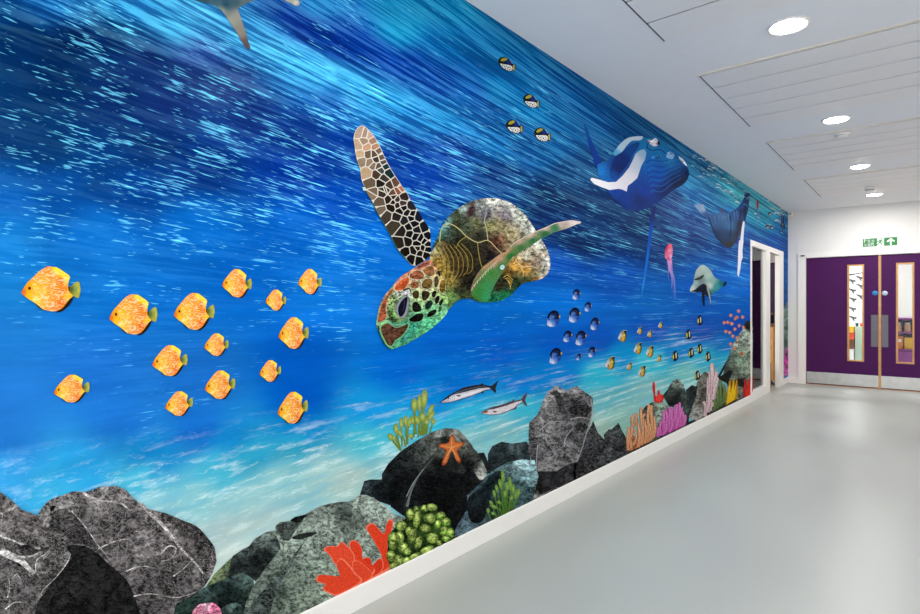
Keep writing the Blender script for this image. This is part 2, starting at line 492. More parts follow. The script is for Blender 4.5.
dpart(MB().box(EX0, EX1, YE - 0.015, YE + 0.12, 0.0, 0.006), 'threshold_strip', 'oak', door)

# ------------------------------------------------------------------ ceiling fittings
PX0, PX1 = 0.625, 1.845
for k in range(-1, 4):
    y0 = 1.965 + 2.08 * k
    t = empty('ceiling_panel', (PX0, y0, H))
    L = 1.43
    gp = MB().box(0, PX1 - PX0, 0, L, -0.0015, 0).build('panel_tray', 'panel_gap', t)
    for j in range(5):
        w = L / 5
        MB().box(0.014, PX1 - PX0 - 0.014, j * w + (0.014 if j == 0 else 0.009), (j + 1) * w - (0.014 if j == 4 else 0.009), -0.009, -0.0015).build('metal_plank', 'panel_white', t, 0.0012)
    if k >= 1:
        MB().box(-0.004, PX1 - PX0 + 0.004, -0.018, 0.0, -0.010, 0).build('edge_trim', 'cream_trim', t, 0.001)
    names = {-1: 'slatted white metal ceiling panel directly above the camera', 0: 'slatted white metal ceiling panel nearest the camera at the top edge',
             1: 'large slatted white metal ceiling panel behind the nearest downlight', 2: 'slatted white ceiling panel with the flat round detector on it',
             3: 'farthest slatted white ceiling panel, with the smoke alarm, by the purple doors'}
    tag(t, names[k], 'ceiling panel', 'slatted metal panels in the corridor ceiling')
LX = 1.235
for k in range(-1, 4):
    y = 3.65 + 2.08 * k
    t = empty('downlight', (LX, y, H))
    MB().lathe([(0.105, 0), (0.105, -0.006), (0.098, -0.010), (0.088, -0.006), (0.086, 0)], n=40).build('bezel', 'gloss_white', t)
    MB().lathe([(0.0, -0.022), (0.03, -0.021), (0.06, -0.016), (0.080, -0.008), (0.086, -0.002)], n=40).build('diffuser', 'lamp', t)
    nm = {-1: 'round recessed downlight overhead, nearest the camera', 0: 'largest and nearest bright round ceiling downlight',
          1: 'second bright round downlight, just before the flat detector', 2: 'third round downlight, between the last two panels',
          3: 'farthest and smallest round downlight, beside the smoke alarm'}
    tag(t, nm[k], 'downlight', 'round recessed downlights along the corridor')
    ld = bpy.data.lights.new('downlight_lamp', 'AREA'); ld.shape = 'DISK'; ld.size = 0.16; ld.energy = LAMP_POWER; ld.color = (1.0, 0.97, 0.94)
    lo = bpy.data.objects.new('lamp_light', ld); COL.objects.link(lo); lo.parent = t; lo.location = (0, 0, -0.03)
def alarm(y, r, h, name, label):
    t = empty(name, (1.23, y, H - 0.009))
    MB().lathe([(r, 0), (r, -h * 0.35), (r * 0.86, -h * 0.5), (r * 0.8, -h * 0.9), (r * 0.5, -h), (0, -h)], n=32).build('housing', 'gloss_white', t)
    MB().lathe([(r * 0.72, -h * 0.52), (r * 0.87, -h * 0.52), (r * 0.87, -h * 0.7), (r * 0.72, -h * 0.7)], n=32).build('vent_ring', 'grey', t)
    tag(t, label, 'detector')
alarm(6.22, 0.062, 0.028, 'heat_detector', 'flat round white detector on the slatted ceiling panel')
alarm(9.22, 0.058, 0.062, 'smoke_alarm', 'small grey and white smoke alarm on the farthest ceiling panel')
for i, (ax, ay) in enumerate(((-1.6, 9.2), (0.9, 13.0))):  # unseen lights added to brighten the rooms behind the glass
    t = empty('added_room_light', (ax, ay, H))
    MB().box(-0.3, 0.3, -0.3, 0.3, -0.012, 0).build('frame', 'gloss_white', t)
    MB().box(-0.27, 0.27, -0.27, 0.27, -0.014, -0.012).build('diffuser', 'lamp', t)
    tag(t, ['unseen square light added to the room behind the side window', 'unseen square light added to the room beyond the purple doors'][i], 'ceiling light')
    ld = bpy.data.lights.new('added_room_lamp', 'AREA'); ld.shape = 'SQUARE'; ld.size = 0.5; ld.energy = (22, 75)[i]
    lo = bpy.data.objects.new('lamp_light', ld); COL.objects.link(lo); lo.parent = t; lo.location = (0, 0, -0.03)

# ------------------------------------------------------------------ fire exit sign
sx0, sz1 = end_pt(862.6, 238.4); sx1, sz0 = end_pt(897.4, 244.8)
sx0, _ = end_pt(862.6, 240); sx1, _ = end_pt(897.6, 240)
sz1 = end_pt(880, 237.2)[1]; sz0 = end_pt(880, 245.8)[1]
SW, SH = sx1 - sx0, sz1 - sz0
sign = empty('fire_exit_sign', (sx0, YE - 0.004, sz0))
MB().box(0, SW, 0, 0.004, 0, SH).build('sign_board', 'signwhite', sign)
e = 0.004
def flat_xz(name, polys, mat, parent, y):
    me = bpy.data.meshes.new(name); vs = []; fs = []
    for p in polys:
        b = len(vs); vs += [(x, y, z) for x, z in p]; fs.append(list(range(b, b + len(p))))
    me.from_pydata(vs, [], fs)
    return link(name, me, mat, parent)
flat_xz('green_field', [[(e, e), (SW * .42, e), (SW * .42, SH - e), (e, SH - e)], [(SW * .62, e), (SW - e, e), (SW - e, SH - e), (SW * .62, SH - e)]], 'green', sign, -0.0006)
# running figure, green on white, with the doorway
cxs = SW * .52; u = SH
run = [[(-.05, .72), (.05, .78), (.12, .60), (.20, .52), (.17, .47), (.08, .53), (.05, .60), (.02, .48), (.10, .36), (.06, .14), (.0, .15), (.02, .32), (-.06, .42), (-.10, .30), (-.24, .16), (-.28, .22), (-.16, .34), (-.10, .52), (-.08, .60), (-.16, .56), (-.18, .46), (-.24, .47), (-.21, .62)],
       [(.06 + .065 * math.cos(a * PI / 5), .87 + .065 * math.sin(a * PI / 5)) for a in range(10)]]
flat_xz('running_figure', [[(cxs + x * u * 1.35, z * u) for x, z in p] for p in run], 'green', sign, -0.0006)
ax_ = SW * .81
arrow = [(0, .90), (.40, .52), (.28, .42), (.08, .60), (.08, .08), (-.08, .08), (-.08, .60), (-.28, .42), (-.40, .52)]
flat_xz('white_arrow', [[(ax_ + x * u, z * u) for x, z in arrow]], 'signwhite', sign, -0.0012)
def letter_strokes(segs, ox, oz, u, w):
    out = []
    for pts in segs:
        for (x0, z0), (x1, z1) in zip(pts, pts[1:]):
            dx, dz = x1 - x0, z1 - z0; l = math.hypot(dx, dz); ux, uz = dx / l * w / 2, dz / l * w / 2
            out.append([(ox + (x0 - ux) * u + uz * u, oz + (z0 - uz) * u - ux * u), (ox + (x1 + ux) * u + uz * u, oz + (z1 + uz) * u - ux * u),
                        (ox + (x1 + ux) * u - uz * u, oz + (z1 + uz) * u + ux * u), (ox + (x0 - ux) * u - uz * u, oz + (z0 - uz) * u + ux * u)])
    return out
GLY = {'F': ([[(0.08, 0), (0.08, 1), (0.6, 1)], [(0.08, .52), (0.5, .52)]], .72), 'i': ([[(0.1, 0), (0.1, .66)], [(0.1, .92), (0.1, .98)]], .28),
       'r': ([[(0.1, 0), (0.1, .66)], [(0.1, .45), (0.2, .62), (0.4, .64)]], .5),
       'e': ([[(0.08, .36), (0.55, .36), (0.52, .56), (0.32, .66), (0.12, .56), (0.06, .34), (0.12, .1), (0.32, .0), (0.52, .08)]], .68),
       'x': ([[(0.06, 0), (0.5, .66)], [(0.5, 0), (0.06, .66)]], .62), 't': ([[(0.2, .9), (0.2, .1), (0.38, .02)], [(0.04, .64), (0.38, .64)]], .46)}
for txt, z in (('Fire', .55), ('exit', .13)):
    x_ = SW * .045; u_ = SH * .40; pl = []
    for ch in txt:
        segs, adv = GLY[ch]; pl += letter_strokes(segs, x_, SH * z, u_, .16); x_ += adv * u_ * 1.22
    flat_xz('sign_text', pl, 'signwhite', sign, -0.0014)
tag(sign, 'green and white fire exit sign with running figure and up arrow above the purple doors', 'sign')
x, z = end_pt(803, 255.4)
tag(MB().box(-0.028, 0.028, -0.012, 0, -0.010, 0.010).build('door_contact', 'dark', origin=(0, 0, 0)), 'small dark magnetic contact at the top left corner of the purple doors', 'sensor').location = (x, YE - 0.02, z)
x, z = end_pt(790, 213)
sb = empty('corner_sensor', (0.035, YE, z))
MB().box(-0.03, 0.035, -0.045, 0, -0.05, 0.055).build('housing', 'gloss_white', sb, 0.006)
MB().box(-0.02, 0.025, -0.047, -0.045, -0.02, 0.0).build('lens', 'grey', sb)
tag(sb, 'small white box sensor in the ceiling corner beside the mural', 'sensor')

# ------------------------------------------------------------------ printed mural: drawing kit
def catmull(p, seg=4, closed=True):
    n = len(p); out = []
    rng = range(n) if closed else range(n - 1)
    for i in rng:
        a = p[(i - 1) % n] if closed or i > 0 else p[0]
        b = p[i]; c = p[(i + 1) % n]
        d = p[(i + 2) % n] if closed or i + 2 < n else p[-1]
        for s in range(seg):
            t = s / seg
            out.append(tuple(0.5 * (2 * b[k] + (c[k] - a[k]) * t + (2 * a[k] - 5 * b[k] + 4 * c[k] - d[k]) * t * t + (3 * b[k] - a[k] - 3 * c[k] + d[k]) * t ** 3) for k in (0, 1)))
    if not closed: out.append(tuple(p[-1][:2]))
    return out

def idw(ctrl, x, y, pw=3.0, ay=1.0):
    ws = 0; acc = [0.0] * (len(ctrl[0]) - 2)
    for c in ctrl:
        d = ((c[0] - x) ** 2 + (ay * (c[1] - y)) ** 2) + 1e-3
        w = d ** (-pw / 2)
        ws += w
        for i in range(len(acc)): acc[i] += w * c[2 + i]
    return [a / ws for a in acc]

def T(ox, oy, s, pts): return [(ox + p[0] / s, oy + p[1] / s) + tuple(p[2:]) for p in pts]

class Art:
    """coloured shapes traced in photograph pixels and laid flat on the mural wall"""
    def __init__(self): self.v = []; self.c = []; self.f = []; self.m = []; self.mats = []; self.lay = 0; self.amt = []
    def _mi(self, mat):
        if mat not in self.mats: self.mats.append(mat)
        return self.mats.index(mat)
    def _add(self, pts, cols, faces, mat, amt=None):
        b = len(self.v); L = self.lay
        self.v += [(p[0], p[1], L) for p in pts]; self.c += cols
        self.amt += amt if amt else [1.0] * len(pts)
        mi = self._mi(mat)
        for f in faces: self.f.append([b + i for i in f]); self.m.append(mi)
        self.lay += 1
        return self
    def poly(self, pts, col, mat='flat', smooth=False, seg=4):
        pts = [tuple(p[:2]) for p in pts]
        if smooth: pts = catmull(pts, seg)
        return self._add(pts, [tuple(col)] * len(pts), [list(range(len(pts)))], mat)
    def blob(self, pts, ctrl, mat='flat', step=4.0, smooth=True, pw=3.0, amt=None, seg=3):
        pts = [tuple(p[:2]) for p in pts]
        if smooth: pts = catmull(pts, seg)
        xs = [p[0] for p in pts]; ys = [p[1] for p in pts]
        vs = [Vector(p) for p in pts]; n = len(vs)
        x = min(xs) + step / 2; r = 0
        inner = []
        while x < max(xs):
            y = min(ys) + step / 2 + (step / 2 if r % 2 else 0)
            while y < max(ys):
                inner.append(Vector((x, y))); y += step
            x += step; r += 1
        vs += inner
        res = delaunay_2d_cdt(vs, [], [list(range(n))], 1, 1e-4)
        ov, of = res[0], res[2]
        used = sorted({i for f in of for i in f}); mp = {u: i for i, u in enumerate(used)}
        P_ = [(ov[i].x, ov[i].y) for i in used]
        cols = [tuple(idw(ctrl, p[0], p[1], pw)) for p in P_]
        am = [amt(p[0], p[1]) for p in P_] if amt else None
        return self._add(P_, cols, [[mp[i] for i in f] for f in of], mat, am)
    def stroke(self, pts, w0, w1, col, col1=None, mat='flat', smooth=True, seg=4):
        pts = [tuple(p[:2]) for p in pts]
        if smooth and len(pts) > 2: pts = catmull(pts, seg, False)
        n = len(pts); V = []; C = []
        for i, p in enumerate(pts):
            a = pts[max(0, i - 1)]; b = pts[min(n - 1, i + 1)]
            dx, dy = b[0] - a[0], b[1] - a[1]; l = math.hypot(dx, dy) or 1
            t = i / (n - 1); w = (w0 * (1 - t) + w1 * t) / 2
            cc = tuple(col[k] * (1 - t) + (col1 or col)[k] * t for k in range(3))
            V += [(p[0] - dy / l * w, p[1] + dx / l * w), (p[0] + dy / l * w, p[1] - dx / l * w)]; C += [cc, cc]
        return self._add(V, C, [[2 * i, 2 * i + 1, 2 * i + 3, 2 * i + 2] for i in range(n - 1)], mat)
    def ell(self, cx, cy, rx, ry, col, rot=0, n=14, col1=None, mat='flat'):
        c, s = math.cos(rot), math.sin(rot)
        V = [(cx, cy)] + [(cx + rx * math.cos(a) * c - ry * math.sin(a) * s, cy + rx * math.cos(a) * s + ry * math.sin(a) * c) for a in [2 * PI * i / n for i in range(n)]]
        return self._add(V, [tuple(col)] + [tuple(col1 or col)] * n, [[0, 1 + i, 1 + (i + 1) % n] for i in range(n)], mat)
    def build(self, name, parent, level, label=None, origin=None, sub=0.00002, floor_z=0.03):
        me = bpy.data.meshes.new(name)
        vs = []
        for x, y, L in self.v:
            wy, wz = wall_pt(x, y)
            vs.append((level * 0.0002 + L * sub, wy, max(floor_z, min(H - 0.002, wz))))
        if origin:
            oy, oz = wall_pt(*origin); ox = level * 0.0002
        else:
            ox = oy = oz = 0.0
        me.from_pydata([(a - ox, b - oy, c - oz) for a, b, c in vs], [], self.f)
        me.uv_layers.new(name='art')
        me.attributes.new('Col', 'FLOAT_COLOR', 'POINT')
        me.attributes.new('Amt', 'FLOAT', 'POINT')
        cols = []
        for c in self.c:
            l_ = lin(c); cols += [l_[0] * ART_GAIN, l_[1] * ART_GAIN, l_[2] * ART_GAIN, 1.0]
        me.attributes['Col'].data.foreach_set('color', cols)
        me.attributes['Amt'].data.foreach_set('value', self.amt)
        uvs = []
        for lp in me.loops:
            x, y, _ = self.v[lp.vertex_index]; uvs += [x / 100, y / 100]
        me.uv_layers['art'].data.foreach_set('uv', uvs)
        for p, mi in zip(me.polygons, self.m): p.material_index = mi
        o = link(name, me, self.mats, parent)
        o.location = (ox, oy, oz)
        if label: o['label'] = label
        return o

mural = empty('wall_mural', (0.0006, 4.0, 0.0))
tag(mural, 'floor-to-ceiling underwater mural of turtle, fish, whales and rocks on left wall', 'mural')
mural.location = (0.0006, 0, 0)

# ---- sea background
SEA = [(0,0,10,62,125),(60,0,30,100,172),(130,5,58,148,210),(200,15,85,172,225),(270,12,22,70,150),(320,2,30,115,185),(400,5,18,128,185),(460,5,15,138,195),
(20,40,6,38,92),(60,50,5,32,85),(100,42,6,38,98),(150,55,22,45,112),(60,75,6,35,88),(120,90,14,36,98),(200,55,62,85,160),(190,78,38,55,125),(230,82,48,60,128),(170,100,22,40,108),  # purplish points carry reflected room glare in the ink colour
(0,95,10,48,105),(0,130,16,50,108),(50,145,16,50,108),(150,145,14,44,110),(250,112,22,46,122),(300,130,10,42,125),(330,100,18,80,165),(340,150,8,50,145),(100,170,14,58,128),
(250,32,78,168,225),(300,60,70,165,225),(350,82,55,150,215),(420,112,38,130,205),(470,120,34,130,205),(170,25,70,160,215),(500,135,22,115,190),
(300,28,14,50,150),(350,48,8,58,160),(420,72,8,68,165),(470,92,10,90,180),(400,30,20,140,195),(450,42,16,120,190),(500,50,16,115,182),(560,90,12,95,168),(600,112,14,90,160),
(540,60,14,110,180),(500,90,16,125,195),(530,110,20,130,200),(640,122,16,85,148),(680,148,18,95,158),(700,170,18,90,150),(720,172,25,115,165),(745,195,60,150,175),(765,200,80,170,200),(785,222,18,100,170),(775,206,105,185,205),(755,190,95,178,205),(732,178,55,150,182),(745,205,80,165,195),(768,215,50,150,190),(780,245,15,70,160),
(700,195,30,90,165),(730,215,25,95,175),(740,240,20,60,150),(690,225,40,55,130),(670,200,45,60,130),(690,180,60,130,190),  # violet-grey points paint reflected glare into the water colour
(0,200,22,92,180),(60,190,16,75,158),(130,190,12,62,145),(200,170,12,46,125),(300,170,8,46,145),(330,205,8,72,180),(400,150,6,46,138),(450,150,8,60,162),(420,180,6,55,155),(500,175,6,50,128),
(550,150,10,92,160),(520,150,10,85,160),(570,170,6,60,120),(550,200,4,38,98),(600,200,4,45,105),(580,240,4,33,92),(640,235,5,38,100),(560,225,4,40,105),(640,205,5,40,100),(660,240,20,45,115),
(0,240,35,128,215),(100,235,25,112,205),(200,225,16,105,200),(300,225,12,95,195),(350,245,14,108,210),(400,250,12,105,208),
(0,285,52,145,225),(100,280,42,132,220),(150,295,40,128,220),(250,280,30,122,220),(330,290,24,118,220),(560,265,6,75,180),(560,300,5,98,208),(620,280,6,80,185),(650,300,6,88,192),(700,290,6,82,185),(735,285,12,95,200),(740,310,6,80,190),
(0,340,62,142,226),(0,400,66,138,225),(0,440,66,140,226),(100,370,58,130,222),(120,420,58,132,222),(200,430,52,128,222),(200,380,55,128,220),(300,360,24,112,218),(300,400,22,108,215),(400,370,5,92,205),(450,340,4,88,202),(500,350,4,84,200),(560,345,5,78,194),(600,340,6,72,188),(650,330,6,70,186),(700,330,5,65,180),(740,325,5,62,175),
(0,475,72,168,236),(80,470,58,165,232),(150,455,52,158,228),(230,440,48,155,226),(300,428,38,155,225),(370,410,30,148,220),(430,400,12,130,212),(460,385,8,110,208),(520,385,8,118,208),(560,370,6,112,205),(620,355,10,130,205),(680,350,10,115,200),(730,345,8,100,195),
(60,490,78,180,232),(140,480,95,192,226),(220,470,95,192,222),(250,455,80,188,225),(300,448,85,190,222),(370,440,95,195,215),(420,425,70,190,220),(470,415,60,178,215),(520,405,80,188,212),(600,375,60,175,212),(650,362,65,180,212),(700,358,50,165,205),(730,358,50,160,205),
(150,505,150,205,215),(200,500,150,208,215),(250,500,165,212,215),(280,480,160,212,215),(320,470,178,215,212),(350,480,190,215,208),(390,465,150,205,210),(470,440,150,205,208),(500,430,140,200,205),(600,400,115,190,200),(625,420,150,195,185),(650,390,140,195,195),(690,372,125,190,195),(600,430,165,195,178),(715,380,120,180,190),
(225,530,190,212,210),(230,560,210,222,215),(260,520,190,215,212),(787,330,10,70,170),(786,300,12,65,150)]
SEA += [(285,16,8,52,150),(318,34,8,50,150),(345,45,6,52,155),(375,54,6,56,158),(402,66,8,60,160),(440,84,10,75,170),(480,108,14,90,175),(520,132,14,95,170),
(228,22,85,172,225),(252,34,82,172,225),(278,46,80,172,225),(328,72,66,160,220),(378,94,50,145,212),(400,104,42,138,208),(440,116,38,135,205),(500,146,16,105,180)]
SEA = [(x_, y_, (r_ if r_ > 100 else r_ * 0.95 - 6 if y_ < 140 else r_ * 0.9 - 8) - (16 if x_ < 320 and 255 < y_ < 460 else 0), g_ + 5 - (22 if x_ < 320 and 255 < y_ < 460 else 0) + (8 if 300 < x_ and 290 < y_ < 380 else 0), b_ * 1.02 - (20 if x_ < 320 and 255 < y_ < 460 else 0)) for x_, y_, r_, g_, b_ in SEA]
DASH = [(0,0,.3),(20,60,.75),(100,60,.75),(60,100,.8),(60,150,.8),(150,150,.8),(0,180,.5),(200,20,.1),(250,40,.15),(200,75,.7),(250,110,.9),(320,120,.9),(300,150,1),(380,150,1),(350,200,1),(250,180,1),(150,200,.9),(450,160,1),
(50,210,.7),(200,220,.9),(300,220,1),(330,240,.8),(100,240,.7),(100,270,.35),(200,270,.35),(330,290,.35),(420,60,.2),(500,60,.1),(600,100,.1),(520,140,.7),(550,200,.65),(600,240,.7),(640,260,.7),(690,230,.8),(720,210,.8),(740,250,.8),(620,290,.4),(700,290,.4),
(0,320,.1),(100,330,.15),(200,320,.1),(400,320,.05),(600,320,.05),(0,400,0),(300,400,0),(600,360,0),(740,340,0),(200,500,0),(600,420,0),(0,480,0),(700,380,0),(785,230,.3)]
BAND = [(0,0,.5),(60,5,.9),(130,15,1),(220,40,1),(300,60,1),(400,100,1),(470,130,1),(300,15,.9),(400,30,.7),(470,60,.8),(540,90,.9),(600,120,.9),(680,160,.8),(740,200,.8),(20,60,.15),(100,80,.15),(60,150,.15),(200,110,.3),(300,150,.3),(400,160,.4),(500,170,.8),
(560,190,.7),(600,230,.4),(640,240,.4),(690,200,.7),(0,220,.2),(200,240,.18),(350,250,.2),(100,290,.15),(300,300,.1),(0,340,.08),(300,340,.03),(500,320,.05),(650,310,.15),(0,420,0),(300,400,0),(600,350,0),(740,330,0),(200,500,0),(600,420,0)]
CAUS = [(x_, y_, 0) for x_ in range(0, 800, 60) for y_ in (0, 60, 120, 180, 240, 290)] + [(0,300,0),(300,300,0),(600,300,0),(740,300,0),(0,420,0),(100,420,0),(200,410,0),(300,400,0),(380,385,.05),(450,370,.1),(550,355,.15),(620,345,.2),(740,335,.2),
(0,475,.5),(100,460,.5),(200,445,.5),(300,430,.7),(370,415,.7),(430,400,.5),(480,395,.5),(560,375,.7),(620,365,.9),(680,355,.9),(730,350,.9),(100,490,.9),(200,480,1),(300,460,1),(400,440,1),(500,420,1),(620,400,1),(700,370,1),(230,540,.8),(620,440,.6)]
def sea_background():
    y_a, y_b = Y0 + 0.02, YE
    pxs = []
    # columns spaced evenly in the artwork, from behind the left edge of the photograph to the corner
    def px_of_y(y):
        # invert wall_pt: y = Z*(CS+SN a), Z = CAM0/(SN-CS a)
        a = (y * SN - CAM[0] * CS) / (CAM[0] * SN + y * CS)
        return CX + F * a
    ys = []
    y = y_a
    while y < y_b:
        ys.append(y)
        y += 0.035 + 0.012 * max(0, y - 1)
    ys.append(y_b)
    nz = 60
    zs = [H * i / nz for i in range(nz + 1)]
    me = bpy.data.meshes.new('printed_seascape')
    V = []; A = []
    for y in ys:
        yy = max(y, -0.1)
        a = (yy * SN - CAM[0] * CS) / (CAM[0] * SN + yy * CS)
        px = CX + F * a
        Z = CAM[0] / (SN - CS * a)
        for z in zs:
            py = CY + (CAM[2] - z) / Z * F
            V.append((0, y, z)); A.append((px - (0.5 * (0 - y) * 300 if y < -0.1 else 0), py, z))
    n = nz + 1; Fc = []
    for i in range(len(ys) - 1):
        for j in range(nz):
            ym = (ys[i] + ys[i + 1]) / 2; zm = (zs[j] + zs[j + 1]) / 2
            if DY0 < ym < DY1 and zm < DZ - 0.02: continue
            Fc.append([i * n + j, (i + 1) * n + j, (i + 1) * n + j + 1, i * n + j + 1])
    me.from_pydata(V, [], Fc)
    me.uv_layers.new(name='flow')
    me.attributes.new('Col', 'FLOAT_COLOR', 'POINT')
    me.attributes.new('Zone', 'FLOAT_COLOR', 'POINT')
    fl = []; cols = []; zones = []
    for i, (px, py, z) in enumerate(A):
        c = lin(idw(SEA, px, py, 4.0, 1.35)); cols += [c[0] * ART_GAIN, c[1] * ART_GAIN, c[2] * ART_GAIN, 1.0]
        zones += (idw(DASH, px, py, 4)[0], idw(BAND, px, py, 4, 1.3)[0], max(0.0, idw(CAUS, px, py, 4, 1.3)[0] * 1.15 - 0.15), 1)
        p = max(0, px)
        k = max(0.0, min(1.0, (z - 1.0) / 0.6))
        lo = max(0.0, min(1.0, (1.1 - z) / 0.5))
        tilt = (0.00016 * p + 5e-7 * p * p) * k - lo * (0.00030 * p)
        fl.append((px / 100, z + tilt))
    me.attributes['Col'].data.foreach_set('color', cols)
    me.attributes['Zone'].data.foreach_set('color', zones)
    uvs = []
    for lp in me.loops: uvs += fl[lp.vertex_index]
    me.uv_layers['flow'].data.foreach_set('uv', uvs)
    o = link('printed_seascape', me, 'sea', mural)
    o['label'] = 'blue water, light ripples and sandy seabed printed behind everything'
    return o
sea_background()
#ART#
# ------------------------------------------------------------------ printed rocks, back to front
def rock(name, pts, ctrl, level, label, mat='rock', step=5, extra=None, smooth=False, pw=3.0):
    a = Art(); a.blob(pts, ctrl, mat, step, smooth, pw)
    if extra: extra(a)
    return a.build(name, mural, level, label)

# dark printed seabed between the stones, running along the skirting
a = Art()
top_ = []
random.seed(21)
for i_ in range(34):
    x_ = 392 + i_ * 10.7
    top_.append((x_, 614 - .483 * (x_ - 295.5) - random.uniform(3, 8) * (1.3 - i_ / 45)))
a.blob(top_ + [(x_, 614 - .483 * (x_ - 295.5) + 14) for x_, _ in reversed(top_)], [(400,560,22,26,28),(470,530,24,32,36),(560,485,24,24,26),(620,460,30,32,30),(660,440,60,66,58),(740,400,40,46,38)], 'darkrock', 5, False)
a.build('printed_rock_base', mural, 2, 'narrow dark band of seabed between the stones just above the skirting')
# far stones by the side window
def far_extra(a):
    T_ = lambda p: T(685, 300, 5.1, p)
    a.blob(T_([(305,110),(318,102),(340,105),(340,160),(320,150),(300,140)]), [(746,325,22,26,22)], 'darkrock', 3, False)
    a.blob(T_([(200,350),(180,385),(205,372),(225,352),(245,362),(225,400),(235,420),(262,400),(300,395),(300,440),(275,440),(262,420),(240,452),(240,500),(262,512),(335,485),(335,590),(220,600),(235,470),(210,420),(165,400),(170,380),(215,300)]), [(726,370,14,18,16),(745,390,25,26,24)], 'darkrock', 4, False)
    for x, y, r_ in ((288,272,9),(262,215,5),(250,245,6)):
        p = T_([(x, y)])[0]; a.ell(p[0], p[1], r_/5.1, r_/4.4, (190,95,55), mat='grain')
rock('printed_coral_rock', T(685,300,5.1,[(200,350),(178,385),(205,330),(215,300),(228,270),(235,240),(262,195),(280,165),(300,142),(330,132),(345,135),(345,480),(300,490),(265,510),(240,450),(215,410),(190,390)]),
     [(745,335,190,205,190),(735,340,150,165,150),(730,355,90,105,95),(740,360,120,145,125),(748,365,150,170,150),(745,380,120,130,115),(726,368,60,70,62),(735,372,90,100,90)], 3,
     'tall mottled green-grey coral rock beside the side window', 'mottle', 3, far_extra)
rock('printed_boulder', T(685,300,5.1,[(20,600),(40,510),(60,420),(75,385),(100,362),(118,372),(118,420),(112,520),(92,590),(60,614)]),
     [(700,375,150,150,138),(697,395,120,118,108),(703,372,90,90,85),(705,395,70,68,62),(692,412,150,150,145)], 4, 'narrow pale grey upright stone before the pale pink coral', 'mottle', 3)
rock('printed_boulder', T(615,365,6.14,[(435,150),(470,120),(505,130),(500,180),(480,240),(455,310),(450,360),(425,350),(412,300),(418,250)]),
     [(692,388,30,38,38),(688,402,45,58,58),(690,412,18,22,22),(686,410,70,85,82)], 5, 'small dark stone between two boulders at the far end', 'darkrock', 3)
rock('printed_boulder', T(615,365,6.14,[(290,185),(320,150),(350,95),(390,78),(415,100),(440,190),(435,240),(400,262),(330,250),(310,215)]),
     [(678,382,140,155,145),(672,390,60,72,66),(678,395,20,26,24),(684,395,70,82,78),(672,403,18,22,20)], 6, 'domed dark boulder with a pale top behind the magenta coral', 'darkrock', 3)
rock('printed_boulder', T(615,365,6.14,[(165,280),(185,250),(220,228),(290,215),(325,250),(330,300),(300,380),(250,440),(235,450),(190,400)]),
     [(650,402,60,68,62),(658,404,140,160,145),(664,408,125,145,130),(655,420,130,148,135),(645,412,90,100,92)], 6, 'rounded green-grey stone between the peach and magenta corals', 'mottle', 3)
rock('printed_boulder', T(615,365,6.14,[(0,600),(-70,620),(-30,400),(0,370),(22,352),(38,392),(65,440),(80,530)]),
     [(617,425,55,70,66),(612,440,40,46,48),(622,445,60,62,64),(626,440,30,34,32)], 5, 'dark stone left of the peach branching coral', 'darkrock', 3)
# tall rock group
rock('printed_boulder', T(515,375,4.908,[(435,290),(460,262),(482,266),(505,232),(518,262),(530,320),(552,375),(552,400),(450,440),(438,350)]),
     [(609,432,62,64,68),(618,430,55,66,62),(620,445,40,42,44),(607,450,70,72,76)], 7, 'pointed dark stone right of the tall grey rock', 'rock', 3)
rock('printed_boulder', T(515,375,4.908,[(290,430),(330,345),(360,270),(382,222),(405,280),(440,318),(452,370),(444,430),(300,510),(285,510)]),
     [(593,425,58,60,64),(590,440,70,72,76),(600,450,48,50,54),(582,465,30,31,34),(592,470,24,25,27)], 8, 'dark leaning stone on the right flank of the tall grey rock', 'rock', 3)
rock('printed_rock_base', T(515,375,4.908,[(68,614),(95,465),(200,460),(305,420),(295,470),(300,512),(80,620)]),
     [(534,480,30,29,31),(555,475,34,34,36),(570,470,48,48,50),(532,495,200,195,188),(538,490,20,19,20)], 8, 'near-black base stone under the tall grey rock', 'darkrock', 4)
def tall_x(a):
    t = lambda p: T(515,375,4.908,p)
    a.blob(t([(165,85),(205,70),(235,110),(225,160),(205,140),(190,100)]), [(555,395,48,47,49)], 'rock', 4, False)
    a.blob(t([(270,150),(350,140),(375,170),(345,210),(300,200),(265,180)]), [(575,410,44,43,45)], 'rock', 4, False)
    a.blob(t([(295,240),(350,240),(355,265),(300,275)]), [(580,427,38,38,40)], 'rock', 4, False)
    a.blob(t([(75,300),(115,330),(110,470),(85,440),(66,370)]), [(532,450,60,59,62)], 'rock', 4, False)
    for s in ([(205,52),(160,85),(135,130)],[(100,300),(150,290),(180,320)],[(150,300),(160,330),(210,330)],[(120,270),(170,230),(230,225)],[(270,215),(320,205),(370,215)],[(110,340),(105,400),(105,465)],[(240,350),(250,300),(290,250)],[(370,115),(378,180),(350,280),(320,380),(302,425)]):
        a.stroke(t(s), 1.2, 0.5, (170,168,168), mat='grain')
rock('printed_boulder', T(515,375,4.908,[(65,300),(68,232),(110,190),(135,130),(160,80),(185,60),(205,50),(250,75),(300,50),(340,80),(380,108),(382,170),(370,230),(350,300),(325,370),(305,425),(250,440),(200,470),(110,470),(85,440),(66,370)]),
     [(540,405,120,118,118),(556,388,125,123,124),(577,390,108,106,108),(588,400,88,86,90),(545,430,125,124,124),(560,440,98,97,99),(575,430,78,77,80),(580,450,100,99,101),(550,462,118,117,118),(535,440,80,79,82),(570,405,68,67,70)], 9,
     'tallest craggy grey rock standing centre right', 'rock', 3, tall_x)
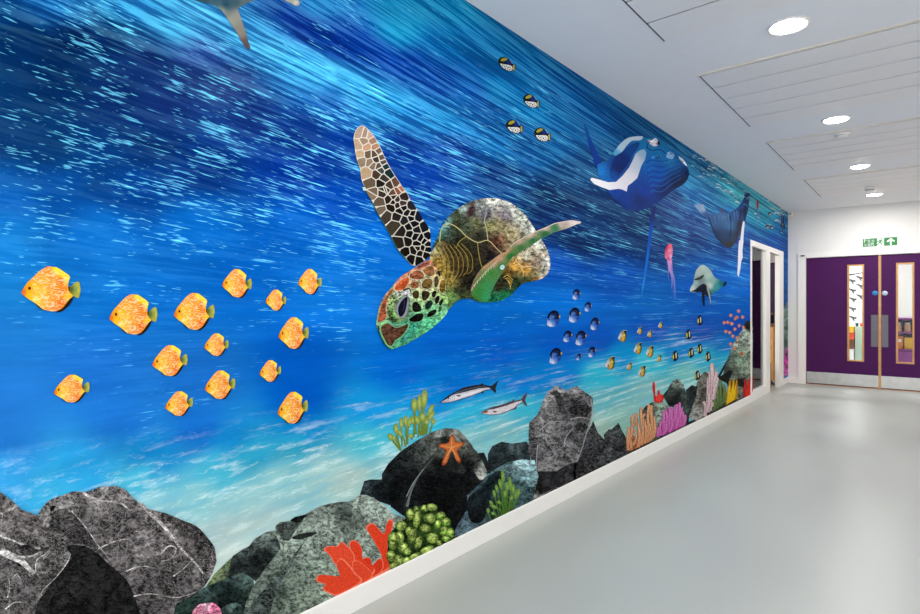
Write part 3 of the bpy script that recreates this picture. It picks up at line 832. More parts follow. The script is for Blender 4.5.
# dark boulder group
rock('printed_boulder', T(350,385,3.963,[(505,268),(530,265),(545,300),(545,272),(562,240),(600,222),(640,230),(700,222),(714,250),(712,320),(600,330),(545,350)]),
     [(490,450,42,50,54),(500,448,30,38,40),(515,448,70,84,86),(508,462,40,50,52),(525,450,34,42,46),(484,458,20,26,28)], 8, 'low dark stones behind the teal boulder', 'darkrock', 3)
rock('printed_boulder', T(350,385,3.963,[(38,432),(55,378),(80,372),(125,372),(160,395),(170,480),(160,475),(100,455)]),
     [(368,480,34,44,48),(380,490,18,22,25),(364,490,55,66,70)], 8, 'small black block left of the two big dark boulders', 'darkrock', 3)
def b5x(a):
    t = lambda p: T(350,385,3.963,p)
    a.blob(t([(205,262),(260,222),(320,188),(380,170),(430,178),(462,215),(440,235),(400,220),(350,245),(320,225),(260,250)]),
           [(415,440,70,76,72),(440,432,150,154,146),(430,436,60,64,60),(455,434,110,114,108),(445,440,30,34,32),(405,447,34,40,38),(465,440,90,92,88)], 'darkrock', 3, True)
rock('printed_boulder', T(350,385,3.963,[(125,350),(150,310),(200,260),(260,220),(320,185),(380,168),(430,175),(465,215),(485,240),(450,400),(215,500),(215,520),(160,480),(150,400),(125,375)]),
     [(390,470,16,18,19),(400,460,30,34,34),(395,485,8,9,11),(410,480,10,11,13),(420,450,70,76,72),(440,445,90,95,90),(385,475,26,32,34)], 9, 'big dark domed boulder behind the one with the starfish', 'darkrock', 4, b5x)
def b6x(a):
    t = lambda p: T(350,385,3.963,p)
    a.blob(t([(268,345),(300,300),(350,250),(400,228),(460,228),(500,262),(528,310),(542,350),(515,375),(490,340),(470,330),(440,350),(400,340),(340,345),(300,340),(285,360)]),
           [(440,450,70,72,68),(462,445,110,112,106),(478,455,60,64,58),(430,458,30,32,30),(455,462,24,26,26),(484,470,150,153,146),(470,465,20,22,22),(486,478,170,172,165),(442,465,16,18,18)], 'darkrock', 3, True)
    a.stroke(t([(225,480),(240,420),(275,350),(330,285)]), 2.4, 1.0, (120,128,130), (70,76,78), 'grain')
    a.stroke(t([(222,440),(250,385),(290,330)]), 0.9, 0.6, (150,156,156), mat='grain')
rock('printed_boulder', T(350,385,3.963,[(210,490),(222,430),(260,350),(300,300),(350,250),(400,225),(460,225),(500,260),(530,310),(545,350),(520,390),(475,440),(465,500),(420,590),(390,640),(225,560)]),
     [(425,490,8,8,9),(450,480,7,7,8),(440,500,8,8,9),(410,490,22,24,26),(465,470,12,12,13),(475,460,60,62,60),(450,455,40,42,42),(408,505,30,33,36)], 10, 'large black boulder carrying the orange starfish', 'darkrock', 4, b6x)
def b7x(a):
    t = lambda p: T(350,385,3.963,p)
    a.blob(t([(470,440),(520,400),(560,350),(600,340),(590,400),(560,440),(540,500),(520,540),(480,540),(462,490)]),
           [(475,500,18,26,30),(490,485,22,34,38),(482,515,14,18,20)], 'darkrock', 3, True)
rock('printed_boulder', T(350,385,3.963,[(405,600),(420,560),(445,520),(462,490),(462,435),(520,382),(560,340),(620,305),(680,293),(730,296),(745,360),(720,470),(560,540),(470,590)]),
     [(520,462,150,180,185),(528,475,130,165,170),(505,465,120,152,158),(495,475,70,95,100),(485,490,45,60,66),(515,485,60,85,88),(522,495,70,95,100),(465,510,90,110,122),(500,505,26,38,40)], 11, 'teal-tinted boulder behind the green weed, left of the tall rock', 'darkrock', 4, b7x)
# lower left group
rock('printed_boulder', T(170,480,4.583,[(160,490),(200,430),(240,390),(285,348),(310,400),(350,430),(200,500)]),
     [(215,570,120,135,95),(225,562,90,105,75),(232,570,60,68,55)], 9, 'small mossy stone tucked behind the big left rock', 'mottle', 3)
rock('printed_boulder', T(170,480,4.583,[(-40,640),(0,600),(20,560),(60,530),(130,500),(200,470),(270,440),(340,420),(378,440),(385,480),(360,560),(340,700),(-60,760)]),
     [(200,590,60,78,76),(215,582,38,54,52),(240,575,70,88,84),(230,592,20,30,28),(190,600,34,50,44),(225,610,16,20,20)], 10, 'low dark green stone at the bottom edge', 'darkrock', 4)
rock('printed_boulder', T(170,480,4.583,[(262,450),(270,400),(285,345),(330,315),(360,300),(385,268),(440,235),(482,228),(530,280),(515,320),(440,410),(390,462),(340,420),(300,425)]),
     [(245,552,70,80,78),(262,540,90,100,96),(270,535,105,118,110),(240,565,26,30,30),(255,560,22,24,25),(265,555,32,38,36),(280,540,70,82,78)], 11, 'dark smooth stone left of the wide pale rock', 'darkrock', 3)
def r3x(a):
    t = lambda p: T(170,480,4.583,p)
    a.blob(t([(548,182),(570,166),(632,152),(612,172),(598,192),(560,194)]), [(298,517,22,26,26)], 'darkrock', 3, False)
    a.blob(t([(555,262),(590,245),(640,236),(672,240),(640,256),(590,270)]), [(303,534,26,30,28)], 'darkrock', 3, True)
    a.blob(t([(480,215),(500,192),(548,186),(600,196),(575,225),(545,275),(515,275),(495,240)]), [(285,525,95,105,100),(288,533,60,68,64),(296,524,75,85,80)], 'darkrock', 3, False)
    a.blob([(282,700),(262,700),(245,613),(262,590),(282,570),(300,545),(305,540),(290,565),(275,590),(268,620)], [(262,595,60,72,68),(290,560,70,82,78)], 'rock', 4, False)
rock('printed_boulder', T(170,480,4.583,[(332,700),(335,614),(345,560),(380,482),(440,395),(505,312),(500,285),(478,235),(482,205),(500,190),(548,184),(600,165),(640,140),(690,115),(730,105),(780,97)]) +
     T(300,490,5.41,[(260,60),(300,38),(330,22),(365,25),(400,40),(460,85),(510,130),(560,145),(640,250),(560,420),(400,700),(150,1150)]),
     [(300,540,150,165,152),(330,525,165,178,165),(360,505,150,165,152),(375,510,165,180,168),(340,520,90,100,92),(320,560,140,156,142),(280,590,80,92,84),(290,575,105,118,106),(300,600,120,134,120),(330,585,150,166,150),(350,565,155,170,155),(390,525,150,165,155),(345,510,70,78,74),(320,515,120,132,122),(370,545,145,160,148)], 12,
     'wide pale grey-green rock behind the red and green corals', 'mottle', 5, r3x)
def pebble(a): pass
rock('printed_boulder', T(170,480,4.583,[(225,700),(228,590),(250,570),(285,558),(320,562),(338,590),(345,700)]), [(230,608,90,112,108),(238,612,50,66,62),(225,612,40,54,50)], 12, 'small dark pebble at the bottom edge right of the pink coral', 'darkrock', 3)
def r2x(a):
    t = lambda p: T(0,460,3.987,p)
    a.blob(t([(265,345),(285,333),(340,340),(392,372),(420,400),(455,430),(500,470),(520,505),(535,540),(560,614),(570,760),(120,760),(140,600),(150,560),(230,450),(285,390),(270,365)]),
           [(85,560,30,29,29),(110,580,26,25,25),(60,590,36,35,35),(80,610,24,23,23)], 'darkrock', 5, False)
    a.blob(t([(195,265),(215,200),(240,190),(290,210),(330,250),(370,300),(385,350),(340,335),(290,330),(262,300),(230,290)]),
           [(65,520,70,68,67),(80,530,50,48,48),(90,545,44,42,42)], 'rock', 4, False)
    a.blob(t([(198,185),(210,178),(222,180),(212,198),(200,205)]), [(52,508,20,19,19)], 'flat', 3, False)
    for s, w in (([(560,170),(590,205),(640,250),(690,310),(720,350),(770,400),(810,450)], 3.6), ([(330,130),(400,160),(470,165),(520,200)], 2.6), ([(285,200),(340,265),(385,330),(440,400)], 1.4), ([(640,370),(670,340),(700,350),(680,390),(640,400)], 1.6), ([(390,350),(460,320),(520,310)], 1.0), ([(500,440),(560,420),(620,430)], 1.0), ([(530,540),(600,530),(700,545),(790,520)], 1.2), ([(800,330),(830,360),(850,400)], 2.0), ([(690,460),(730,430),(760,400)],1.2)):
        a.stroke(t(s), w, w * 0.5, (196,190,188), (160,154,152), 'mottle')
    a.blob(t([(640,205),(720,235),(780,260),(820,300),(855,350),(840,380),(800,370),(760,330),(700,270)]), [(195,535,70,66,66),(205,545,85,80,80),(185,525,62,58,58)], 'rock', 4, True)
rock('printed_boulder', T(0,460,3.987,[(150,210),(180,170),(200,155),(240,140),(290,122),(340,125),(400,103),(460,100),(500,115),(530,150),(580,190),(640,205),(720,235),(780,260),(820,300),(855,350),(862,400),(845,450),(815,500),(760,540),(700,570),(670,700),(640,900),(60,900),(100,560),(190,330),(170,250)]),
     [(100,500,105,101,101),(118,490,118,114,114),(60,500,120,117,116),(130,510,98,94,94),(110,525,86,82,82),(140,540,92,88,88),(160,540,98,93,93),(130,565,90,86,86),(170,560,88,84,84),(160,580,72,69,69),(190,540,84,80,80),(205,560,96,92,92),(150,600,66,63,63),(170,600,80,77,77),(85,515,90,87,87)], 13,
     'biggest grey rock at lower left with a dark hollow', 'rock', 5, r2x)
def r1x(a):
    t = lambda p: T(0,470,4.26,p)
    for s, w in (([(0,340),(50,365),(90,385),(125,420),(145,440)], 8.0), ([(60,365),(110,368),(160,352)], 3.0), ([(0,275),(60,300),(130,325),(170,330)], 2.2), ([(0,180),(10,188),(0,230)], 1.6), ([(150,430),(155,380),(200,350)], 1.4), ([(50,460),(70,440),(90,470)], 1.4), ([(20,590),(60,560),(100,560)], 1.4), ([(30,540),(40,500),(35,450)],1.4), ([(298,355),(284,392),(238,452),(182,508),(152,560)], 1.0)):
        a.stroke(t(s), w, w * 0.45, (205,202,200), (160,156,154), 'mottle')
    a.blob(t([(80,325),(110,315),(160,335),(150,352),(110,362),(85,350)]), [(28,550,50,48,48)], 'rock', 3, True)
rock('printed_boulder', [(-70,470)] + T(0,470,4.26,[(-120,60),(0,92),(40,120),(90,165),(130,180),(165,192),(200,240),(255,275),(275,300),(285,335),(300,355),(285,390),(240,450),(180,510),(150,560),(112,614),(60,900),(-400,1200)]) + [(-70,760)],
     [(10,505,98,94,92),(25,515,92,88,87),(40,525,84,80,79),(55,540,90,87,86),(65,552,125,122,120),(20,540,92,89,88),(40,560,100,97,96),(15,570,78,75,75),(30,590,74,71,71),(5,600,84,81,80),(48,575,80,77,76),(-40,540,90,87,86)], 14,
     'grey rock with white veins in the bottom left corner', 'rock', 5, r1x)
# strip of rock and coral right of the side frame
rock('printed_coral_rock', [(783,310),(787.6,300),(788.4,360),(783,362)], [(785,320,120,145,140),(785,345,80,105,98),(787,355,140,160,150)], 6, 'sliver of mottled rock between the side frame and the corner', 'mottle', 3)

# ------------------------------------------------------------------ printed corals, weeds, starfish
a = Art()
a.blob(T(170,480,4.583,[(95,700),(98,614),(108,590),(130,568),(160,560),(190,558),(215,572),(232,600),(236,700)]), [(200,608,238,150,180),(215,606,225,120,160),(205,604,250,200,215)], 'mottle', 3)
a.build('printed_pink_coral', mural, 15, 'pink knobbly coral cut by the bottom edge of the picture')
a = Art()
t = lambda p: T(300,490,5.41,p)
RD, RL = (238,70,40), (252,120,92)
def branch(pts, base=RD):
    q = t(pts)
    cx = sum(p[0] for p in q) / len(q); cy = sum(p[1] for p in q) / len(q)
    g = [(cx + (p[0] - cx) * 1.05, cy + (p[1] - cy) * 1.05) for p in q]
    a.poly(g, (255,128,98), 'grain', True)
    a.poly([(cx + (p[0] - cx) * 0.96, cy + (p[1] - cy) * 0.96) for p in q], base, 'grain', True)
branch([(573,160),(588,158),(598,185),(580,200)])
branch([(357,205),(370,185),(398,182),(450,235),(462,190),(475,163),(490,158),(498,175),(490,220),(472,250),(470,320),(485,390),(470,425),(380,470),(400,420),(440,400),(436,345),(405,285),(378,240)])
branch([(335,372),(375,365),(388,402),(420,370),(442,378),(440,430),(380,468),(330,440)], (228,58,32))
branch([(265,290),(285,270),(312,282),(332,320),(338,372),(400,425),(350,470),(290,400),(280,340)])
branch([(130,320),(150,302),(200,300),(218,280),(242,292),(282,335),(292,375),(285,430),(240,385),(190,395),(160,350)], (242,82,52))
branch([(280,398),(300,378),(342,402),(385,445),(372,478),(320,500),(295,455)], (240,78,48))
branch([(88,478),(102,456),(160,458),(212,460),(195,402),(207,374),(227,372),(268,412),(290,445),(325,492),(205,560),(150,548),(122,530),(135,505),(95,492)], (240,76,46))
a.build('printed_red_coral', mural, 16, 'red-orange branching coral nearest the camera above the skirting')
a = Art()
t = lambda p: T(365,495,8.19,p)
a.blob(t([(180,420),(185,330),(250,250),(330,180),(400,100),(520,80),(600,140),(680,200),(720,320),(640,380),(420,520),(240,600),(180,520)]), [(400,530,30,46,20),(430,520,40,66,26),(390,550,36,52,22)], 'darkrock', 3)
lobes = [(365,150,34,50,-.1),(410,110,22,25,0),(480,105,26,34,0),(540,95,46,32,.1),(420,190,30,80,.15),(525,185,52,42,.1),(615,165,38,38,0),(655,215,40,38,0),(290,245,46,42,.2),(355,290,30,40,0),(590,235,26,44,.3),(490,265,48,34,.1),(380,325,34,68,.25),(220,345,40,50,0),(280,340,34,54,-.1),(640,290,36,44,0),(690,310,34,50,0),(545,345,52,46,.5),(430,385,30,60,.3),(220,400,36,40,0),(310,425,54,44,.1),(340,455,34,30,0),(205,490,36,46,0),(265,530,46,50,-.1),(235,575,40,30,0),(660,350,40,28,0),(600,385,26,22,0),(500,440,60,30,-.4),(400,495,54,26,-.5),(330,530,40,30,-.4)]
for x, y, rx, ry, ro in lobes:
    p = t([(x, y)])[0]
    a.ell(p[0] + .3, p[1] + .5, rx / 8.19 * 1.1, ry / 8.19 * 1.1, (44,66,24), ro, 14, mat='darkrock')
    a.ell(p[0], p[1], rx / 8.19, ry / 8.19, (186,206,108) if y > 380 or x < 560 else (150,200,80), ro, 14, (84,112,44), 'mottle')
    a.ell(p[0] - .3, p[1] - ry / 8.19 * .35, rx / 8.19 * .55, ry / 8.19 * .45, (208,220,140), ro, 10, (150,175,80), 'mottle')
a.build('printed_green_coral', mural, 17, 'bushy lime green coral of rounded knobs beside the red one')

def weed(name, stalks, level, label, cols):
    a = Art()
    for st in stalks:
        pts, w = st
        a.stroke(pts, w * .55, w * .75, cols[0], cols[1], 'grain')
        x0, y0 = pts[-2]; x1, y1 = pts[-1]
        an = math.atan2(y1 - y0, x1 - x0); l = math.hypot(x1 - x0, y1 - y0)
        a.ell(x1 - (x1 - x0) * .25, y1 - (y1 - y0) * .25, max(2.4, l * .52), w * .85, cols[2], an, 12, cols[1], 'grain')
    return a.build(name, mural, level, label)
t = lambda p: T(380,380,8.77,p)
weed('printed_seaweed', [(t(p), w / 8.77) for p, w in [
    ([(180,614),(120,540),(80,480)],26),([(180,614),(150,500),(135,400)],26),([(190,580),(185,450),(183,350)],22),([(230,560),(225,430),(222,330)],22),([(220,580),(200,500),(165,450)],20),
    ([(240,560),(240,440),(262,340)],22),([(290,500),(300,400),(285,330)],26),([(310,470),(300,300),(298,185)],34),([(330,500),(345,320),(342,160)],22),([(360,480),(375,280),(388,120)],34),
    ([(370,480),(400,340),(452,235)],24),([(390,470),(400,380),(458,290)],22),([(430,460),(450,400),(468,345)],22),([(350,480),(340,400),(318,330)],26),([(380,480),(365,380),(372,300)],34),([(280,520),(270,500),(262,480)],20),([(400,470),(410,400),(405,350)],26),([(170,600),(140,530),(110,490)],20)]],
    9, 'olive green finger-like seaweed behind the starfish boulder', ((110,135,50), (128,150,62), (190,205,110)))
t = lambda p: T(350,385,3.963,p)
weed('printed_seaweed', [(t(p), w / 3.963) for p, w in [
    ([(560,540),(548,510),(545,490)],8),([(575,530),(565,480),(555,460)],8),([(590,520),(575,450),(568,420)],8),([(600,520),(585,430),(578,400)],8),([(605,520),(600,420),(592,380)],9),([(610,510),(606,400),(603,345)],9),
    ([(615,510),(622,430),(620,390)],9),([(620,505),(635,430),(632,375)],9),([(625,500),(645,440),(645,400)],9),([(630,495),(650,460),(660,420)],8),([(640,490),(660,450),(668,415)],8),([(600,525),(590,490),(560,475)],8),([(612,515),(600,470),(585,460)],8),([(628,500),(632,460),(640,440)],9),([(585,530),(575,510),(562,505)],8),([(618,505),(612,450),(612,420)],9)]],
    13, 'bright green weed just above the skirting left of the tall rock', ((70,112,40), (100,140,60), (150,185,92)))
a = Art()
sf = T(350,385,3.963,[(402,193),(412,205),(417,222),(436,223),(453,228),(445,238),(430,250),(424,262),(432,282),(439,300),(428,306),(417,292),(408,268),(400,262),(392,278),(386,298),(374,316),(362,313),(366,296),(374,275),(379,257),(364,248),(347,240),(358,230),(374,230),(390,223),(394,206)])
a.poly(sf, (150,70,30), 'grain', True); cx, cy = 451, 447
a.poly([(cx + (p[0] - cx) * .86, cy + (p[1] - cy) * .88) for p in sf], (206,112,56), 'grain', True)
for d in ((402,205),(440,232),(430,296),(370,305),(358,238)):
    p = T(350,385,3.963,[d])[0]; a.stroke([(cx, cy), p], 1.4, .4, (232,156,96), mat='grain', smooth=False)
a.build('printed_starfish', mural, 11, 'orange starfish clinging to the black boulder')

def coral(name, base_pts, stalks, level, label, dark, mid, light, ox, oy, s):
    a = Art(); t = lambda p: T(ox, oy, s, p)
    if base_pts: a.blob(t(base_pts), [t([base_pts[0]])[0] + tuple(dark)], 'mottle', 3, False)
    for pts, w in stalks:
        q = t(pts); w = w / s
        a.stroke(q, w * 1.25, w * .95, dark, mat='grain'); a.stroke([(x - .1, y) for x, y in q], w, w * .6, mid, light, 'grain')
        a.ell(q[-1][0], q[-1][1], w * .42, w * .5, light, 0, 8, mid, 'grain')
    return a.build(name, mural, level, label)
coral('printed_peach_coral', [(75,530),(80,440),(110,430),(140,470),(180,430),(230,420),(240,440),(225,460),(150,500)],
    [([(80,520),(75,460),(80,400)],16),([(100,510),(90,440),(80,380)],16),([(95,440),(105,380),(100,320)],16),([(110,380),(105,330),(112,300)],14),([(140,500),(150,420),(130,330)],18),([(130,370),(130,310),(140,295)],14),([(160,490),(170,400),(160,330),(158,265)],18),([(180,480),(190,400),(180,340)],16),([(175,370),(170,320),(178,300)],14),([(200,470),(205,380),(200,320),(205,245)],18),([(215,460),(225,380),(222,300),(222,250)],18),([(225,450),(240,400),(240,340)],16),([(235,440),(247,390),(238,320)],14),([(185,450),(215,400),(210,360)],14),([(110,490),(130,440),(120,400)],16),([(205,300),(215,270),(210,248)],12),([(75,500),(85,450),(75,440)],14)],
    12, 'peach-orange branching coral between dark stones', (160,98,62), (216,150,108), (238,184,140), 615, 365, 6.14)
coral('printed_magenta_coral', [(255,440),(280,360),(300,340),(340,330),(400,320),(430,360),(400,385),(330,415)],
    [([(262,440),(262,400),(268,380)],16),([(280,430),(275,380),(280,350)],16),([(300,420),(295,360),(292,320)],18),([(310,410),(300,340),(300,285)],18),([(320,400),(320,330),(312,275)],18),([(335,400),(335,330),(335,260)],20),([(350,395),(345,320),(350,270)],18),([(360,390),(365,320),(368,250)],20),([(375,385),(375,300),(378,245)],20),([(385,380),(395,300),(395,235)],20),([(400,375),(400,310),(408,270)],18),([(410,370),(420,330),(415,290)],18),([(420,365),(430,330),(430,310)],18),([(330,410),(350,370),(350,340)],18),([(370,390),(385,350),(388,320)],18),([(290,425),(315,390),(312,350)],16)],
    12, 'magenta pink coral with stubby fingers above the skirting', (140,50,120), (206,98,176), (232,140,205), 615, 365, 6.14)
a = Art(); t = lambda p: T(615,365,6.14,p)
a.poly(t([(230,108),(240,100),(245,140),(245,180),(255,190),(262,150),(272,158),(275,175),(290,180),(298,200),(285,225),(250,228),(238,215),(236,180),(229,150)]), (212,38,36), 'grain', True, 2)
a.poly(t([(250,190),(270,175),(288,200),(275,220),(252,218)]), (236,70,60), 'grain', True, 2)
a.build('printed_small_red_coral', mural, 12, 'tiny red coral sprig far back near the domed boulder')
coral('printed_pale_pink_coral', [(85,580),(110,520),(120,420),(125,340),(140,322),(150,370),(170,400),(160,470),(140,520),(120,560)],
    [([(100,590),(105,540),(95,520)],16),([(115,570),(118,480),(118,400)],20),([(125,560),(130,460),(128,370)],22),([(135,540),(140,430),(135,330)],24),([(145,500),(150,420),(158,370)],20),([(150,470),(160,420),(165,400)],16),([(110,560),(122,520),(120,480)],18),([(135,520),(145,480),(150,440)],18)],
    13, 'pale pink frosted coral spire left of the yellow coral', (160,130,136), (216,186,190), (236,212,214), 685, 300, 5.1)
coral('printed_green_coral', [(135,560),(150,500),(165,440),(190,440),(205,490),(200,530)],
    [([(150,560),(152,520),(145,490)],14),([(165,550),(165,470),(160,430)],14),([(180,540),(180,450),(178,410)],14),([(190,530),(200,460),(195,430)],12),([(165,540),(150,520),(140,510)],12),([(195,525),(205,490),(208,470)],10)],
    14, 'muted green coral tuft beside the yellow coral', (40,62,34), (88,116,62), (140,160,100), 685, 300, 5.1)
a = Art(); t = lambda p: T(685,300,5.1,p)
a.poly(t([(206,535),(212,440),(218,470),(222,412),(232,408),(236,450),(243,402),(252,400),(252,440),(262,398),(266,410),(262,460),(270,440),(272,455),(262,500),(240,515)]), (196,140,14), 'grain')
a.poly(t([(212,525),(216,460),(226,420),(232,470),(246,410),(248,460),(260,420),(256,480),(250,505),(232,515)]), (240,196,30), 'grain')
a.build('printed_yellow_coral', mural, 15, 'yellow finger coral at the far end of the mural')
a = Art()
a.poly(t([(300,500),(292,440),(302,455),(300,405),(312,400),(316,440),(328,392),(345,385),(345,485)]), (196,30,28), 'grain')
a.poly(t([(308,490),(302,420),(314,460),(330,410),(342,400),(342,480)]), (226,52,40), 'grain')
a.build('printed_red_coral', mural, 15, 'red coral at the foot of the side window frame')
a = Art()
a.blob([(783,362),(785,350),(788.4,346),(788.4,373),(783,377)], [(785,360,196,70,160),(787,370,220,110,185)], 'mottle', 3, False)
a.build('printed_magenta_coral', mural, 12, 'sliver of magenta coral in the corner by the end wall')

# ------------------------------------------------------------------ orange disc-shaped fish
t = lambda p: T(10,255,9.45,p)
def mk_orange():
    FO = (50.4, 288.5)
    a = Art()
    a.poly(t([(235,448),(262,445),(300,470),(316,505),(300,512),(262,488)]), (40,26,16), 'flat', True)
    a.poly(t([(535,395),(590,378),(592,410),(575,445),(532,495),(482,530),(430,536),(470,505),(520,450)]), (36,34,22), 'flat', True)
    a.blob(t([(105,350),(150,270),(210,210),(280,145),(350,105),(400,108),(440,113),(500,150),(560,195),(552,240),(545,290),(552,330),(575,362),(592,385),(560,410),(530,450),(480,505),(400,528),(310,508),(270,478),(235,450),(170,410),(125,375)]),
        T(10,255,9.45,[(120,350,233,116,34),(180,310,248,166,29),(180,370,255,191,34),(230,300,255,201,44),(240,420,255,216,64),(300,250,253,176,54),(300,340,255,191,54),(350,130,248,146,54),(400,180,248,146,54),(430,140,255,231,44),(500,170,255,231,44),(540,220,255,226,39),(480,240,243,121,24),(400,300,253,151,29),(500,330,246,126,19),(420,400,250,156,39),(480,440,240,116,34),(400,480,243,146,74),(330,440,253,176,64),(540,380,255,196,44),(250,210,248,166,64)]),
        'scale', 1.6, True, 3, amt=lambda x, y: max(0.0, min(1.0, 1.3 - abs(math.hypot((x - 46) / 20, (y - 289) / 21) - .55) * 1.1)) if x > 32 else 0.0)
    a.ell(29.2, 287.8, 1.5, 1.7, (60,20,14), n=12, col1=(120,50,20))
    a.stroke(t([(205,300),(225,350),(215,400)]), .4, .4, (225,120,30))
    body = a.build('printed_orange_fish', mural, 12, None, FO)
    b = Art()
    b.poly(t([(548,300),(575,295),(572,355),(550,345)]), (70,50,20), 'flat', True)
    b.blob(t([(562,305),(600,265),(640,246),(656,270),(662,320),(656,370),(640,402),(600,385),(568,350)]), T(10,255,9.45,[(580,320,90,100,50),(630,280,180,180,70),(650,330,196,190,60),(630,380,170,170,70),(610,320,130,150,80)]), 'flat', 2)
    tail = b.build('tail_fin', None, 12, None, FO, sub=0.00001)
    tail.parent = body; tail.location = (-0.00001, 0, 0)
    tail['label'] = 'olive yellow tail fin'
    return body
def copy_print(o, px, py, s, label, sx=1.0):
    c = o.copy(); COL.objects.link(c)
    for ch in list(o.children):
        d = ch.copy(); COL.objects.link(d); d.parent = c
    y, z = wall_pt(px, py)
    c.location = (o.location[0], y, z); c.scale = (1, s * sx, s); c['label'] = label
    return c
def zdepth(px): return CAM[0] / (SN - CS * (px - CX) / F)
of0 = mk_orange()
of0['label'] = 'orange fish farthest left, the biggest of the shoal'
of0['group'] = 'printed orange fish'
for px, py, h_, lb in [(132.7,313.9,40.7,'second orange fish from the left, large'),(193.5,310.9,37.4,'large orange fish in the middle of the upper row'),(236.2,282.7,28.8,'orange fish at the top, above and right of the large middle one'),
        (275.2,299.5,21.3,'smallest high orange fish between two in the top row'),(309.2,281,25.5,'orange fish at the top right of the shoal'),(215.7,344.1,23,'small orange fish at the centre of the shoal'),
        (292.9,332.5,32,'orange fish on the right of the shoal, third row'),(169.2,360.1,31.3,'orange fish left of centre below the large middle one'),(269.6,370.4,21.9,'tiny orange fish between the two right-hand ones'),
        (219.3,384.2,29,'orange fish in the lower centre'),(178.3,403,24.9,'lowest orange fish at centre left'),(292,407.2,32.1,'lowest orange fish on the right'),(71,388,28.1,'lone orange fish at the lower left')]:
    copy_print(of0, px, py, h_ / 45.4 * zdepth(px) / zdepth(50.4), lb)

# ------------------------------------------------------------------ two silver barracudas
t = lambda p: T(430,370,8.36,p)
a = Art()
a.poly(t([(78,268),(110,240),(150,210),(210,175),(280,142),(350,126),(418,116),(430,104),(448,118),(510,128),(540,105),(570,80),(558,112),(545,150),(552,190),(535,180),(505,155),(450,170),(440,190),(420,185),(350,212),(260,240),(180,264),(120,270)]), (40,44,52), 'grain')
a.poly(t([(84,267),(125,244),(160,222),(185,204),(215,196),(300,176),(400,150),(480,143),(505,150),(450,166),(420,180),(350,207),(260,235),(180,260),(120,267)]), (206,204,212), 'grain')
a.poly(t([(190,215),(300,190),(400,162),(440,158),(350,200),(250,230),(190,248)]), (236,232,238), 'flat')
a.stroke(t([(205,190),(300,160),(400,138),(470,136)]), .8, .5, (96,102,110)); a.stroke(t([(190,204),(202,225),(196,250)]), .5, .4, (130,130,136))
a.ell(448, 397.6, .8, .7, (24,24,28)); a.poly(t([(215,206),(255,205),(250,217),(225,218)]), (90,88,94)); a.stroke(t([(84,266),(130,256),(155,250)]), .4, .3, (90,88,92))
a.build('printed_barracuda', mural, 10, 'upper silver barracuda with a dark back and tail')
a = Art()
a.poly(t([(425,345),(470,325),(520,305),(600,285),(660,262),(685,255),(697,238),(705,255),(760,240),(785,205),(812,182),(800,225),(792,250),(812,298),(790,290),(770,262),(730,290),(712,325),(690,325),(640,345),(570,368),(490,372),(430,362)]), (86,72,78), 'grain')
a.poly(t([(430,352),(480,330),(540,320),(640,292),(720,262),(765,250),(768,260),(730,284),(700,312),(640,340),(570,364),(490,368),(434,360)]), (222,212,218), 'grain')
a.poly(t([(426,348),(455,338),(480,332),(478,352),(440,360),(430,358)]), (158,112,106), 'grain')
a.poly(t([(520,335),(560,340),(545,352),(528,350)]), (110,80,84)); a.ell(484.8, 411.3, .7, .7, (40,34,36))
a.build('printed_barracuda', mural, 10, 'lower paler silver barracuda with a reddish head')

# ------------------------------------------------------------------ four spotted triggerfish
t = lambda p: T(490,45,6.14,p)
a = Art(); FO = (506.5, 64)
a.poly(t([(48,92),(62,75),(90,70),(105,80),(118,88),(132,105),(142,118),(152,112),(156,130),(150,160),(138,156),(118,160),(90,152),(68,135),(52,112)]), (22,26,34), 'flat', True, 3)
a.poly(t([(60,112),(80,116),(100,118),(132,128),(134,150),(118,156),(92,148),(70,130)]), (232,232,228), 'flat', True, 3)
for x, y, r_ in ((75,122,3.5),(86,130,4),(98,128,3.5),(92,142,4),(108,138,4.5),(120,134,3.5),(118,149,4),(104,150,3),(128,145,3)):
    p = t([(x, y)])[0]; a.ell(p[0], p[1], r_ / 6.14, r_ / 5.5, (28,30,36), n=8)
a.poly(t([(62,92),(72,80),(92,76),(104,86),(88,96),(72,98)]), (168,160,60), 'flat', True, 3)
a.poly(t([(104,86),(118,90),(130,112),(112,116),(96,104)]), (26,44,120), 'flat', True, 3)
a.stroke(t([(118,86),(128,100),(134,112)]), .5, .5, (150,185,225))
a.poly(t([(140,122),(150,116),(150,156),(140,152)]), (205,195,120), 'flat'); a.stroke(t([(146,118),(147,156)]), .4, .4, (40,44,40))
a.stroke(t([(50,98),(62,112)]), .8, .8, (60,56,30))
tf = a.build('printed_triggerfish', mural, 12, 'topmost of the four spotted triggerfish', FO); tf['group'] = 'printed spotted triggerfish'
for px, py, s, lb in ((531,101,1.0,'second spotted triggerfish down, on the right of its pair'),(514,126.5,1.0,'spotted triggerfish at the lower left of the four'),(542,134.5,1.05,'lowest spotted triggerfish of the four')):
    copy_print(tf, px, py, s * zdepth(px) / zdepth(506.5), lb)

